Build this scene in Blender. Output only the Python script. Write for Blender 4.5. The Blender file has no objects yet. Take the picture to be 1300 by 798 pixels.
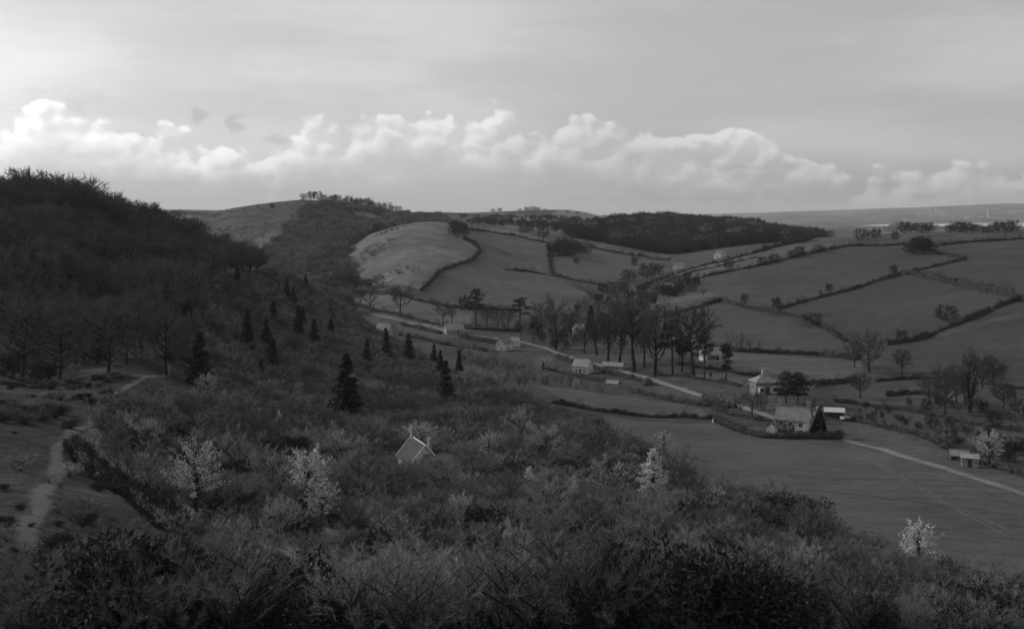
import bpy, math, random
import numpy as np

# ---------------------------------------------------------------- camera, sky, sun, exposure
scene = bpy.context.scene
COL = scene.collection
F, HY, CX = 1400.0, 266.0, 650.0          # focal length, eye-level row and centre column of the 1300 px wide picture
cam_data = bpy.data.cameras.new('camera')
cam_data.sensor_width = 36.0
cam_data.lens = 36.0 * F / 1300.0
cam_data.shift_y = -(399.0 - HY) / 1300.0
cam_data.clip_start = 0.5
cam_data.clip_end = 120000.0
cam = bpy.data.objects.new('camera', cam_data)
cam.rotation_euler = (math.radians(90), 0, 0)
COL.objects.link(cam)
scene.camera = cam
scene.view_settings.view_transform = 'Standard'
scene.view_settings.look = 'None'
scene.view_settings.exposure = -0.25
scene.view_settings.gamma = 1.0
scene.view_settings.use_curve_mapping = False
scene.cycles.use_denoising = True
scene.cycles.max_bounces = 4
scene.cycles.diffuse_bounces = 2
scene.cycles.glossy_bounces = 1
scene.cycles.volume_bounces = 0
scene.cycles.transparent_max_bounces = 8
scene.cycles.filter_width = 1.6

SUN_AZ, SUN_EL = math.radians(-60), math.radians(27)     # azimuth from the view direction, to the left
sun_dir = np.array([math.sin(SUN_AZ) * math.cos(SUN_EL), math.cos(SUN_AZ) * math.cos(SUN_EL), math.sin(SUN_EL)])
sd = bpy.data.lights.new('sun', 'SUN')
sd.energy = 2.4
sd.angle = math.radians(0.6)
sd.color = (1, 1, 1)
sun = bpy.data.objects.new('sun', sd)
from mathutils import Vector
sun.rotation_euler = Vector(sun_dir).to_track_quat('Z', 'Y').to_euler()
sun.location = (-200, 50, 200)
COL.objects.link(sun)

SKY_STRENGTH = 0.148
world = bpy.data.worlds.new('World')
scene.world = world
world.use_nodes = True
world.cycles.sampling_method = 'MANUAL'
world.cycles.sample_map_resolution = 512


class NT:
    """small helper around a node tree"""
    def __init__(self, tree):
        self.t = tree
        self.n = tree.nodes
        self.l = tree.links

    def node(self, kind, **kw):
        n = self.n.new(kind)
        for k, v in kw.items():
            setattr(n, k, v)
        return n

    def put(self, sock, v):
        if isinstance(v, bpy.types.NodeSocket):
            self.l.new(v, sock)
        elif v is not None:
            sock.default_value = v

    def math(self, op, a, b=None, c=None, clamp=False):
        n = self.node('ShaderNodeMath', operation=op)
        n.use_clamp = clamp
        for s, v in zip(n.inputs, (a, b, c)):
            self.put(s, v)
        return n.outputs[0]

    def mix(self, f, a, b):
        n = self.node('ShaderNodeMix', data_type='FLOAT')
        self.put(n.inputs[0], f); self.put(n.inputs[2], a); self.put(n.inputs[3], b)
        return n.outputs[0]

    def smooth(self, v, lo, hi, a=0.0, b=1.0):
        n = self.node('ShaderNodeMapRange', interpolation_type='SMOOTHSTEP')
        for s, x in zip(n.inputs, (v, lo, hi, a, b)):
            self.put(s, x)
        return n.outputs[0]

    def noise(self, vec, scale, detail=4.0, rough=0.55, dim='3D', lac=2.0):
        n = self.node('ShaderNodeTexNoise', noise_dimensions=dim)
        self.put(n.inputs['Vector'], vec)
        n.inputs['Scale'].default_value = scale
        n.inputs['Detail'].default_value = detail
        n.inputs['Roughness'].default_value = rough
        n.inputs['Lacunarity'].default_value = lac
        return n.outputs[0]

    def xyz(self, x, y, z=0.0):
        n = self.node('ShaderNodeCombineXYZ')
        for s, v in zip(n.inputs, (x, y, z)):
            self.put(s, v)
        return n.outputs[0]

    def ramp(self, f, stops, interp='LINEAR'):
        n = self.node('ShaderNodeValToRGB')
        cr = n.color_ramp
        cr.interpolation = interp
        while len(cr.elements) < len(stops):
            cr.elements.new(0.5)
        for e, (p, v) in zip(cr.elements, stops):
            e.position = p
            e.color = (v, v, v, 1)
        self.put(n.inputs[0], f)
        return n.outputs[0]


def build_sky():
    w = NT(world.node_tree)
    w.n.clear()
    out = w.node('ShaderNodeOutputWorld')
    bg = w.node('ShaderNodeBackground')
    w.l.new(bg.outputs[0], out.inputs[0])
    sky = w.node('ShaderNodeTexSky', sky_type='NISHITA')
    sky.sun_disc = False
    sky.sun_elevation = SUN_EL
    sky.sun_rotation = SUN_AZ
    sky.altitude = 100
    sky.air_density = 1.0
    sky.dust_density = 3.0
    bw = w.node('ShaderNodeRGBToBW')
    w.l.new(sky.outputs[0], bw.inputs[0])
    base = bw.outputs[0]
    tc = w.node('ShaderNodeTexCoord')
    sp = w.node('ShaderNodeSeparateXYZ')
    w.l.new(tc.outputs['Generated'], sp.inputs[0])
    x, y, z = sp.outputs
    az = w.math('ARCTAN2', x, y)
    hor = w.math('SQRT', w.math('ADD', w.math('MULTIPLY', x, x), w.math('MULTIPLY', y, y)))
    el = w.math('DIVIDE', z, w.math('MAXIMUM', hor, 0.02))

    def A(px):
        return math.atan((px - CX) / F)

    def E(px, py):
        return (HY - py) / F * math.cos(A(px))

    # a thin veil of even cloud flattens the clear-sky gradient
    veil = w.noise(w.xyz(w.math('MULTIPLY', az, 2.2), w.math('MULTIPLY', el, 11.0), 0.0), 1.3, 4, 0.55, '2D')
    streak = w.smooth(veil, 0.3, 0.72, 0.9, 1.1)
    flat = w.math('MULTIPLY', w.mix(0.5, base, 4.9), streak)
    # top edge of the cumulus bank, by direction; beyond the picture it goes on at the same height
    tops = [(-100, 168), (18, 150), (70, 146), (120, 160), (170, 163), (215, 182), (290, 197), (360, 186), (420, 166),
            (480, 150), (545, 158), (600, 158), (660, 163), (720, 158), (770, 176), (800, 172), (840, 192), (885, 196),
            (940, 180), (985, 190), (1035, 206), (1075, 228), (1200, 234), (1280, 226), (1400, 205)]
    a0, a1 = A(-100), A(1400)
    stops = [((A(px) - a0) / (a1 - a0), E(px, py) * 10) for px, py in tops]
    top = w.math('MULTIPLY', w.ramp(w.math('DIVIDE', w.math('SUBTRACT', az, a0), a1 - a0), stops, 'B_SPLINE'), 0.1)

    def billow(dx, dy, det):
        v = w.xyz(w.math('ADD', az, dx), w.math('MULTIPLY_ADD', el, 1.35, dy), 0.0)
        n1 = w.noise(v, 19.0, det, 0.5, '2D')
        vo = w.node('ShaderNodeTexVoronoi', feature='F1', voronoi_dimensions='2D')
        w.put(vo.inputs['Vector'], v)
        vo.inputs['Scale'].default_value = 46.0
        return w.math('SUBTRACT', n1, w.math('MULTIPLY', vo.outputs[0], 0.24))
    b0 = billow(0.0, 0.0, 6)
    b1 = billow(-0.006, 0.008, 3)
    lift = w.math('MULTIPLY', w.math('SUBTRACT', b0, 0.32), 0.075)
    depth = w.math('SUBTRACT', w.math('ADD', top, lift), el)            # how far below the ragged cloud top
    body = w.smooth(depth, -0.002, 0.006)
    lit = w.smooth(w.math('SUBTRACT', b0, b1), -0.14, 0.15)
    fade = w.smooth(depth, 0.010, 0.066, 1.0, 0.0)
    band = w.math('MULTIPLY', body, fade)
    bright = w.math('MULTIPLY', w.mix(lit, 1.05, 1.5), flat)
    cloud = w.mix(w.math('MULTIPLY', band, 0.85), flat, bright)
    # grey bases lower down in the bank
    under = w.math('MULTIPLY', body, w.smooth(depth, 0.016, 0.040))
    under = w.math('MULTIPLY', under, w.smooth(el, 0.0, 0.03))
    cloud = w.mix(w.math('MULTIPLY', under, 0.16), cloud, w.math('MULTIPLY', flat, 0.55))
    # a few loose grey scraps above the bank
    rag = w.noise(w.xyz(az, w.math('MULTIPLY', el, 1.6), 0.0), 55.0, 4, 0.6, '2D')
    for px, py, rx, ry, k in ((252, 150, 16, 10, .30), (297, 155, 17, 11, .34), (357, 177, 20, 7, .28), (100, 125, 40, 17, .13),
                              (200, 186, 34, 12, .16), (950, 212, 70, 5, .22)):
        dx = w.math('DIVIDE', w.math('SUBTRACT', az, A(px)), rx / F)
        dy = w.math('DIVIDE', w.math('SUBTRACT', el, E(px, py)), ry / F)
        d = w.math('SQRT', w.math('ADD', w.math('MULTIPLY', dx, dx), w.math('MULTIPLY', dy, dy)))
        d = w.math('MULTIPLY_ADD', w.math('SUBTRACT', rag, 0.5), 3.4, d)
        m = w.smooth(d, 0.0, 1.25, k, 0.0)
        cloud = w.mix(m, cloud, w.math('MULTIPLY', flat, 0.45))
    w.l.new(cloud, bg.inputs[0])
    bg.inputs[1].default_value = SKY_STRENGTH


build_sky()

# ---------------------------------------------------------------- small tools
rng = np.random.default_rng(7)
random.seed(11)


def mat(name, base, rough=0.9, var=0.0, noise=None, bump=None, spec=0.15, coord='Object', rand=0.0, streak=0.0, patch=0.0):
    """grey material: base reflectance, noise = [(scale, amount, detail)...], rand = spread between copies"""
    m = bpy.data.materials.new(name)
    m.use_nodes = True
    t = NT(m.node_tree)
    p = t.n['Principled BSDF']
    p.inputs['Roughness'].default_value = rough
    p.inputs['Specular IOR Level'].default_value = spec
    v = None
    tc = t.node('ShaderNodeTexCoord')
    co = tc.outputs[coord]
    if noise:
        for sc, am, de in noise:
            n = t.noise(co, sc, de, 0.6)
            k = t.smooth(n, 0.28, 0.72, 1 - am, 1 + am)
            v = k if v is None else t.math('MULTIPLY', v, k)
    if streak:
        mp = t.node('ShaderNodeMapping')
        t.l.new(co, mp.inputs[0])
        mp.inputs['Rotation'].default_value = (0, 0, 0.22)
        mp.inputs['Scale'].default_value = (0.035, 0.42, 0.0)
        k = t.smooth(t.noise(mp.outputs[0], 1.0, 5, 0.6), 0.3, 0.7, 1 - streak, 1 + streak)
        v = k if v is None else t.math('MULTIPLY', v, k)
    if patch:
        oi = t.node('ShaderNodeObjectInfo')
        n = t.noise(oi.outputs['Location'], 0.05, 3, 0.6)
        k = t.smooth(n, 0.36, 0.64, 1 - patch, 1 + patch)
        v = k if v is None else t.math('MULTIPLY', v, k)
    if rand:
        oi = t.node('ShaderNodeObjectInfo')
        k = t.mix(oi.outputs['Random'], 1 - rand, 1 + rand)
        v = k if v is None else t.math('MULTIPLY', v, k)
    if v is None:
        p.inputs['Base Color'].default_value = (base, base, base, 1)
    else:
        c = t.math('MULTIPLY', v, base)
        t.l.new(c, p.inputs['Base Color'])
    if bump:
        b = t.node('ShaderNodeBump')
        b.inputs['Strength'].default_value = bump[1]
        b.inputs['Distance'].default_value = bump[2]
        t.l.new(t.noise(co, bump[0], 4, 0.6), b.inputs['Height'])
        t.l.new(b.outputs[0], p.inputs['Normal'])
    return m


class MB:
    def __init__(self):
        self.v = []
        self.f = []

    def tri(self, a, b, c):
        i = len(self.v)
        self.v += [tuple(a), tuple(b), tuple(c)]
        self.f.append((i, i + 1, i + 2))

    def quad(self, a, b, c, d):
        i = len(self.v)
        self.v += [tuple(a), tuple(b), tuple(c), tuple(d)]
        self.f.append((i, i + 1, i + 2, i + 3))

    def tube(self, pts, rad, n=5, cap=True):
        pts = [np.asarray(p, float) for p in pts]
        i0 = len(self.v)
        for k, (p, r) in enumerate(zip(pts, rad)):
            d = pts[min(k + 1, len(pts) - 1)] - pts[max(k - 1, 0)]
            d = d / (np.linalg.norm(d) + 1e-9)
            a = np.cross(d, (0.3, 0.2, 1.0) if abs(d[2]) < 0.9 else (1, 0.1, 0))
            a /= np.linalg.norm(a) + 1e-9
            b = np.cross(d, a)
            for j in range(n):
                t = 2 * math.pi * j / n
                self.v.append(tuple(p + r * (math.cos(t) * a + math.sin(t) * b)))
        for k in range(len(pts) - 1):
            for j in range(n):
                q = i0 + k * n
                self.f.append((q + j, q + (j + 1) % n, q + n + (j + 1) % n, q + n + j))
        if cap:
            self.f.append(tuple(i0 + (len(pts) - 1) * n + j for j in range(n)))

    def box(self, lo, hi):
        x0, y0, z0 = lo
        x1, y1, z1 = hi
        i = len(self.v)
        self.v += [(x0, y0, z0), (x1, y0, z0), (x1, y1, z0), (x0, y1, z0), (x0, y0, z1), (x1, y0, z1), (x1, y1, z1), (x0, y1, z1)]
        self.f += [tuple(i + k for k in q) for q in ((0, 3, 2, 1), (4, 5, 6, 7), (0, 1, 5, 4), (1, 2, 6, 5), (2, 3, 7, 6), (3, 0, 4, 7))]

    def prism(self, poly, axis_lo, axis_hi):
        """poly in (x, z), extruded along y"""
        i = len(self.v)
        n = len(poly)
        self.v += [(x, axis_lo, z) for x, z in poly] + [(x, axis_hi, z) for x, z in poly]
        self.f.append(tuple(i + k for k in range(n)))
        self.f.append(tuple(i + n + k for k in reversed(range(n))))
        for k in range(n):
            j = (k + 1) % n
            self.f.append((i + j, i + k, i + n + k, i + n + j))

    def data(self, name, material, smooth=False):
        me = bpy.data.meshes.new(name)
        me.from_pydata(self.v, [], self.f)
        me.materials.append(material)
        if smooth:
            me.polygons.foreach_set('use_smooth', [True] * len(me.polygons))
        me.update()
        return me

    def build(self, name, material, parent=None, smooth=False):
        o = bpy.data.objects.new(name, self.data(name, material, smooth))
        COL.objects.link(o)
        o.parent = parent
        return o


def tag(o, label=None, cat=None, group=None, kind=None):
    if label: o['label'] = label
    if cat: o['category'] = cat
    if group: o['group'] = group
    if kind: o['kind'] = kind
    return o


def empty(name, loc, rz=0.0, scale=None):
    o = bpy.data.objects.new(name, None)
    o.empty_display_size = 0.5
    o.location = tuple(loc)
    o.rotation_euler = (0, 0, rz)
    if scale is not None:
        o.scale = scale
    COL.objects.link(o)
    return o


_lat = rng.random((256, 256))


def vnoise(x, y):
    xi, yi = np.floor(x).astype(int), np.floor(y).astype(int)
    fx, fy = x - xi, y - yi
    fx, fy = fx * fx * (3 - 2 * fx), fy * fy * (3 - 2 * fy)
    a, b = _lat[xi % 256, yi % 256], _lat[(xi + 1) % 256, yi % 256]
    c, d = _lat[xi % 256, (yi + 1) % 256], _lat[(xi + 1) % 256, (yi + 1) % 256]
    return (a * (1 - fx) + b * fx) * (1 - fy) + (c * (1 - fx) + d * fx) * fy - 0.5


# ---------------------------------------------------------------- terrain
CTRL = [
    # the bank the camera stands on
    (0, 798, 42), (200, 798, 44), (400, 798, 50), (650, 798, 56), (1000, 798, 68), (1300, 798, 82),
    (20, 690, 56), (200, 690, 62), (400, 690, 75), (650, 690, 88), (900, 690, 100), (1070, 690, 116), (1280, 690, 135),
    # left slope
    (18, 600, 78), (100, 600, 90), (90, 545, 122), (130, 510, 160), (185, 482, 205), (18, 540, 115), (18, 490, 180),
    (75, 488, 215), (18, 420, 270), (18, 340, 345), (18, 262, 450), (100, 275, 470), (200, 302, 500), (290, 340, 540),
    (360, 353, 600), (400, 370, 635), (440, 393, 655),
    (18, 290, 650), (18, 300, 900), (200, 345, 700), (200, 350, 1000), (300, 365, 760), (330, 360, 1000), (400, 385, 760),
    (250, 485, 280), (330, 425, 400), (440, 528, 270), (300, 370, 480), (240, 412, 340), (180, 400, 350), (130, 465, 240),
    (380, 432, 420), (480, 452, 430), (420, 415, 520), (560, 500, 345), (560, 470, 430), (640, 505, 325), (690, 520, 308), (620, 560, 230),
    (760, 545, 283), (400, 565, 205), (250, 560, 150), (300, 620, 112), (530, 592, 196), (650, 605, 178), (800, 605, 190),
    (860, 575, 245), (900, 610, 205), (1000, 645, 165), (450, 640, 120), (750, 650, 140),
    # valley floor
    (500, 418, 640), (450, 400, 680), (560, 428, 600), (640, 444, 555), (740, 472, 465), (800, 487, 415), (880, 500, 372),
    (960, 524, 325), (1005, 550, 288), (1070, 556, 283), (1190, 592, 228), (1280, 624, 194), (850, 520, 338), (770, 527, 312),
    (700, 495, 375), (1000, 490, 370), (1100, 492, 372), (1280, 552, 275), (1280, 485, 360), (1100, 455, 440), (950, 452, 450),
    (1000, 478, 395),
    # right hillside
    (960, 432, 510), (1100, 432, 500), (1280, 440, 440), (1280, 390, 530), (1145, 348, 740), (985, 390, 625), (860, 402, 630),
    (1280, 322, 850), (1200, 332, 800), (1190, 312, 950), (1280, 302, 1050), (1000, 312, 1000), (900, 332, 950), (870, 352, 880),
    (800, 376, 800), (740, 392, 745), (1140, 296, 1350), (1280, 291, 1350), (1030, 303, 1250), (1200, 310, 2000), (1280, 303, 2000),
    # middle distance
    (560, 283, 1150), (480, 357, 830), (600, 350, 850), (640, 300, 1220), (700, 320, 1100), (760, 342, 1000), (850, 332, 1150),
    (430, 335, 1000), (520, 372, 750), (600, 391, 720), (600, 290, 1250), (760, 316, 1250), (480, 300, 1080), (520, 400, 700),
    (870, 284, 1950), (800, 283, 1950), (730, 291, 1800), (960, 294, 1850), (1030, 306, 1700), (860, 322, 1350), (980, 309, 1420), (870, 300, 2600), (1000, 305, 2600),
    (700, 297, 1500), (640, 281, 1900), (700, 275, 2400), (560, 290, 1450), (560, 276, 2100), (700, 290, 3200),
    # left far hill
    (400, 256, 1800), (350, 262, 1750), (300, 270, 1700), (240, 279, 1800), (440, 263, 1900), (480, 272, 1950), (520, 276, 2100),
    (350, 340, 1250), (300, 318, 1400), (420, 300, 1450), (400, 275, 2600), (300, 285, 2600), (210, 269, 4200), (100, 285, 2500),
    (100, 272, 4200), (18, 290, 2500), (210, 290, 2800),
    # far country
    (560, 269, 5200), (640, 270, 5600), (740, 269, 6400), (560, 276, 7500), (740, 280, 8500),
]
for q, yy in ((0, 3200), (0, 5500), (0, 8000), (0, 11000), (0, 14500)):
    for px in (830, 900, 1000, 1100, 1200, 1290):
        CTRL.append((px, HY + 150.0 / yy * F, yy))
for px, py in ((600, 272), (740, 273), (880, 272), (1000, 269), (1100, 265), (1200, 262), (1290, 258), (300, 272), (50, 272), (450, 272)):
    CTRL.append((px, py, 23000))
    CTRL.append((px, 276, 34000))
for yy, py in ((12, 815), (4, 820), (25, 808)):
    for px in (-100, 300, 650, 1000, 1400):
        CTRL.append((px, py, yy))
extra = []
for px, py, yy in CTRL:
    if px < 60: extra.append((px - 330, py, yy))
    if px > 1240: extra.append((px + 330, py, yy))
CT = np.array(CTRL + extra, float)
KTH, REPS = 4.0, 0.10
th_c = np.arctan((CT[:, 0] - CX) / F)
r_c = CT[:, 2] / np.cos(th_c)
t_c = (HY - CT[:, 1]) / F * np.cos(th_c)           # height / horizontal distance
P_c = np.stack([th_c * KTH, np.log(r_c)], 1)


def kern(d2):
    return np.sqrt(d2 + REPS * REPS)


D2 = ((P_c[:, None, :] - P_c[None, :, :]) ** 2).sum(2)
n_c = len(P_c)
A_ = np.zeros((n_c + 1, n_c + 1))
A_[:n_c, :n_c] = kern(D2) - 2e-4 * np.eye(n_c)
A_[:n_c, n_c] = A_[n_c, :n_c] = 1
W_c = np.linalg.solve(A_, np.append(t_c, 0))

th_side = np.concatenate([np.linspace(0.62, 0.9, 12)[1:], np.linspace(0.9, math.pi, 30)[1:]])
TH = np.concatenate([-th_side[::-1], np.linspace(-0.62, 0.62, 620), th_side])
LR = np.concatenate([np.linspace(math.log(1.5), math.log(100), 130), np.linspace(math.log(100), math.log(2200), 820)[1:], np.linspace(math.log(2200), math.log(42000), 130)[1:]])
RR = np.exp(LR)


def terrain_t(th, lr):
    thc = np.clip(th, -0.62, 0.62)
    q0, q1 = (thc * KTH).ravel(), lr.ravel()
    o = np.full(q0.shape, W_c[n_c])
    for k in range(n_c):
        o += W_c[k] * np.sqrt((q0 - P_c[k, 0]) ** 2 + (q1 - P_c[k, 1]) ** 2 + REPS * REPS)
    return o.reshape(th.shape)


TG, LG = np.meshgrid(TH, LR, indexing='ij')
TT = terrain_t(TG, LG)
common = 0.5 * (TT[0] + TT[-1])
bw_ = np.clip((np.abs(TH) - 0.8) / 1.6, 0, 1)
bw_ = bw_ * bw_ * (3 - 2 * bw_)
TT = TT * (1 - bw_[:, None]) + common[None, :] * bw_[:, None]
RG = np.exp(LG)
XG, YG = RG * np.sin(TG), RG * np.cos(TG)
ZG = TT * RG - 1.6 * np.exp(-RG / 8)
amp = np.clip(RG / 60, 0, 1)
ZG += amp * (1.3 * vnoise(XG / 47, YG / 47) + 0.5 * vnoise(XG / 13 + 9, YG / 13) * np.clip(1.4 - RG / 900, 0, 1)
             + 0.22 * vnoise(XG / 3.7, YG / 3.7 + 5) * np.clip(1.3 - RG / 260, 0, 1))
ZG += np.clip((RG - 3500) / 6000, 0, 1) * 22 * vnoise(XG / 900, YG / 900)
NT_, NR_ = TG.shape


def ground_z(x, y):
    th, lr = math.atan2(x, y), math.log(max(1.5, math.hypot(x, y)))
    i = int(np.clip(np.searchsorted(TH, th) - 1, 0, NT_ - 2))
    j = int(np.clip(np.searchsorted(LR, lr) - 1, 0, NR_ - 2))
    a = (th - TH[i]) / (TH[i + 1] - TH[i])
    b = (lr - LR[j]) / (LR[j + 1] - LR[j])
    return float((ZG[i, j] * (1 - a) + ZG[i + 1, j] * a) * (1 - b) + (ZG[i, j + 1] * (1 - a) + ZG[i + 1, j + 1] * a) * b)


def ground_z_many(x, y):
    th, lr = np.arctan2(x, y), np.log(np.maximum(1.5, np.hypot(x, y)))
    i = np.clip(np.searchsorted(TH, th) - 1, 0, NT_ - 2)
    j = np.clip(np.searchsorted(LR, lr) - 1, 0, NR_ - 2)
    a = (th - TH[i]) / (TH[i + 1] - TH[i])
    b = (lr - LR[j]) / (LR[j + 1] - LR[j])
    return (ZG[i, j] * (1 - a) + ZG[i + 1, j] * a) * (1 - b) + (ZG[i, j + 1] * (1 - a) + ZG[i + 1, j + 1] * a) * b


def at(px, py, ymin=20.0, ymax=6000.0):
    """the spot of ground seen at a place of the photograph (first hit beyond ymin)"""
    th = math.atan((px - CX) / F)
    want = (HY - py) / F * math.cos(th)
    i = int(np.clip(np.searchsorted(TH, th) - 1, 0, NT_ - 2))
    a = (th - TH[i]) / (TH[i + 1] - TH[i])
    t = (ZG[i] * (1 - a) + ZG[i + 1] * a) / RR
    ok = (RR * math.cos(th) > ymin) & (RR < max(ymax, 20000 if ymax == 6000.0 else 0)) & (t >= want)
    if ok.any():
        j = int(np.argmax(ok))
        if j > 0 and t[j - 1] < want:
            b = (want - t[j - 1]) / (t[j] - t[j - 1])
            r = math.exp(LR[j - 1] + b * (LR[j] - LR[j - 1]))
        else:
            r = RR[j]
    else:                                   # above the crest: stand it on the highest line of sight
        sel = np.where((RR * math.cos(th) > ymin) & (RR < ymax), t, -9)
        r = RR[int(np.argmax(sel))]
    x, y = r * math.sin(th), r * math.cos(th)
    return np.array([x, y, ground_z(x, y)])


def plan(px, yy):
    x = (px - CX) / F * yy
    return np.array([x, yy])


def inside(poly, x, y):
    poly = np.asarray(poly)
    res = np.zeros(x.shape, bool)
    j = len(poly) - 1
    for i in range(len(poly)):
        xi, yi, xj, yj = poly[i, 0], poly[i, 1], poly[j, 0], poly[j, 1]
        if yi != yj:
            res ^= ((yi > y) != (yj > y)) & (x < (xj - xi) * (y - yi) / (yj - yi) + xi)
        j = i
    return res


def land(name, base, n=None, bump=(0.9, 0.5, 0.25), streak=.12):
    return mat(name, base, 0.95, streak=streak, noise=n or [(0.02, .18, 3), (0.13, .14, 4), (0.9, .22, 5)], bump=bump, spec=0.05)


M = {}
M['hillside'] = land('hillside_turf', 0.058, [(0.03, .25, 3), (0.25, .3, 5), (1.4, .3, 5)])
M['bank'] = land('bank_turf', 0.042, [(0.06, .4, 4), (0.5, .4, 5), (2.5, .45, 5)], bump=(2.5, .9, .5))
M['near_field'] = land('meadow_turf', 0.075, [(0.025, .18, 4), (0.3, .14, 5), (1.6, .22, 5)], bump=(2.0, .5, .15), streak=.14)
M['field_a'] = land('field_turf_a', 0.062, [(0.012, .16, 4), (0.09, .14, 5), (0.6, .14, 4)])
M['field_b'] = land('field_turf_b', 0.056, [(0.014, .16, 4), (0.11, .14, 5), (0.6, .14, 4)])
M['field_c'] = land('field_turf_c', 0.083, [(0.016, .18, 4), (0.10, .16, 5), (0.6, .14, 4)])
M['rough'] = land('rough_pasture', 0.115, [(0.018, .25, 5), (0.06, .25, 5), (0.3, .18, 4)])
M['pale_field'] = land('pale_field', 0.105, [(0.012, .12, 3), (0.1, .1, 4)])
M['moor'] = land('moor', 0.066, [(0.006, .25, 4), (0.03, .3, 5), (0.12, .25, 4)])
M['wood_floor'] = land('wood_floor', 0.09, [(0.05, .25, 4), (0.4, .35, 5), (2.0, .3, 4)])
M['lane'] = mat('lane_surface', 0.17, 0.9, noise=[(0.25, .18, 4), (2.0, .15, 4)], bump=(3, .3, .03))
M['track'] = mat('track_earth', 0.07, 0.95, noise=[(0.3, .25, 4), (2.0, .2, 4)], bump=(3, .4, .05))
M['faint_path'] = mat('trodden_turf', 0.095, 0.95, noise=[(0.3, .2, 4), (2.0, .2, 4)], bump=(3, .4, .05))
M['ditch'] = mat('rank_grass', 0.045, 0.95, noise=[(0.3, .3, 4), (2.0, .25, 4)], bump=(3, .5, .1))
M['water'] = mat('water', 0.55, 0.12, spec=0.5)


def plain_material():
    m = bpy.data.materials.new('far_country')
    m.use_nodes = True
    t = NT(m.node_tree)
    p = t.n['Principled BSDF']
    p.inputs['Roughness'].default_value = 1.0
    p.inputs['Specular IOR Level'].default_value = 0.0
    tc = t.node('ShaderNodeTexCoord')
    vo = t.node('ShaderNodeTexVoronoi', feature='F1')
    t.put(vo.inputs['Vector'], tc.outputs['Object'])
    vo.inputs['Scale'].default_value = 0.0032
    cell = t.node('ShaderNodeSeparateColor')
    t.l.new(vo.outputs['Color'], cell.inputs[0])
    wood = t.smooth(t.noise(tc.outputs['Object'], 0.0016, 8, 0.7), 0.46, 0.54)
    fieldc = t.mix(cell.outputs[0], 0.05, 0.20)
    t.l.new(t.mix(wood, fieldc, 0.02), p.inputs['Base Color'])
    return m


M['plain'] = plain_material()

# fields, given by the corners at which the photograph shows them
FIELDS = [
    ('meadow', 'near_field', [(765, 527), (905, 536), (950, 553), (1000, 560), (1070, 559), (1190, 597), (1420, 680), (1420, 860), (1000, 860), (990, 690), (900, 640), (830, 590), (780, 560)], 20),
    ('verge', 'near_field', [(1075, 556), (1068, 533), (1135, 548), (1219, 582), (1420, 640), (1420, 675)], 100),
    ('orchard_field', 'field_c', [(680, 488), (800, 503), (890, 518), (902, 530), (800, 525), (720, 511)], 100),
    ('valley_field', 'field_c', [(880, 452), (925, 448), (1090, 457), (1098, 470), (1060, 482), (1005, 489), (970, 478), (890, 466)], 100),
    ('villa_field', 'field_c', [(890, 468), (970, 480), (960, 492), (862, 478)], 100),
    ('hill_field', 'field_b', [(978, 396), (1145, 350), (1420, 384), (1420, 388), (1128, 436), (1075, 433), (1026, 407)], 100),
    ('upper_field', 'field_a', [(870, 358), (960, 340), (1078, 313), (1150, 312), (1226, 329), (1145, 348), (978, 393), (915, 382)], 100),
    ('lower_field', 'field_a', [(848, 403), (915, 384), (1070, 434), (1040, 448), (930, 444)], 100),
    ('corner_field', 'field_b', [(1150, 347), (1228, 331), (1183, 321), (1420, 306), (1420, 382), (1240, 370)], 100),
    ('edge_field', 'field_b', [(1128, 440), (1420, 392), (1420, 475), (1150, 468)], 100),
    ('damp_field', 'field_a', [(1070, 512), (1140, 519), (1205, 533), (1420, 545), (1420, 575), (1190, 553), (1080, 528)], 100),
    ('paddock', 'field_a', [(1060, 487), (1195, 481), (1420, 500), (1420, 520), (1150, 515), (1067, 508)], 100),
    ('gorse_pasture', 'rough', [(432, 340), (470, 297), (520, 285), (575, 284), (590, 303), (609, 318), (600, 330), (560, 343), (549, 355), (533, 368), (480, 363), (445, 356)], 600),
    ('long_field', 'field_c', [(534, 370), (551, 356), (562, 345), (603, 331), (612, 318), (597, 303), (592, 292), (697, 309), (697, 346), (703, 350), (745, 372), (720, 402), (650, 396), (600, 390), (570, 387)], 600),
    ('east_field', 'field_c', [(698, 326), (756, 317), (850, 331), (805, 343), (775, 361), (704, 348)], 600),
    ('ridge_field', 'pale_field', [(589, 286), (640, 292), (695, 304), (696, 308), (650, 299), (589, 291)], 900),
    ('ridge_field', 'field_c', [(745, 309), (850, 325), (852, 329), (816, 325), (756, 315)], 900),
    ('strip_field', 'pale_field', [(448, 372), (500, 375), (560, 388), (602, 393), (596, 412), (555, 411), (480, 394), (438, 384)], 600),
    ('lane_field', 'field_c', [(436, 388), (530, 407), (600, 420), (575, 428), (490, 414), (450, 402)], 600),
    ('tilted_field', 'pale_field', [(438, 269), (470, 270), (492, 277), (490, 285), (468, 282)], 1200),
    ('ridge_strip', 'field_c', [(872, 345), (960, 325), (1040, 306), (1098, 297), (1130, 296), (1078, 310), (960, 337), (875, 355)], 800),
    ('slope_field', 'field_c', [(790, 380), (850, 355), (870, 360), (910, 381), (850, 399), (800, 392)], 700),
    ('hilltop_field', 'pale_field', [(640, 277), (700, 272), (770, 276), (720, 300), (640, 288)], 1500),
    ('valley_head_field', 'pale_field', [(296, 315), (350, 292), (352, 300), (318, 318)], 1000),
]
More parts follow.
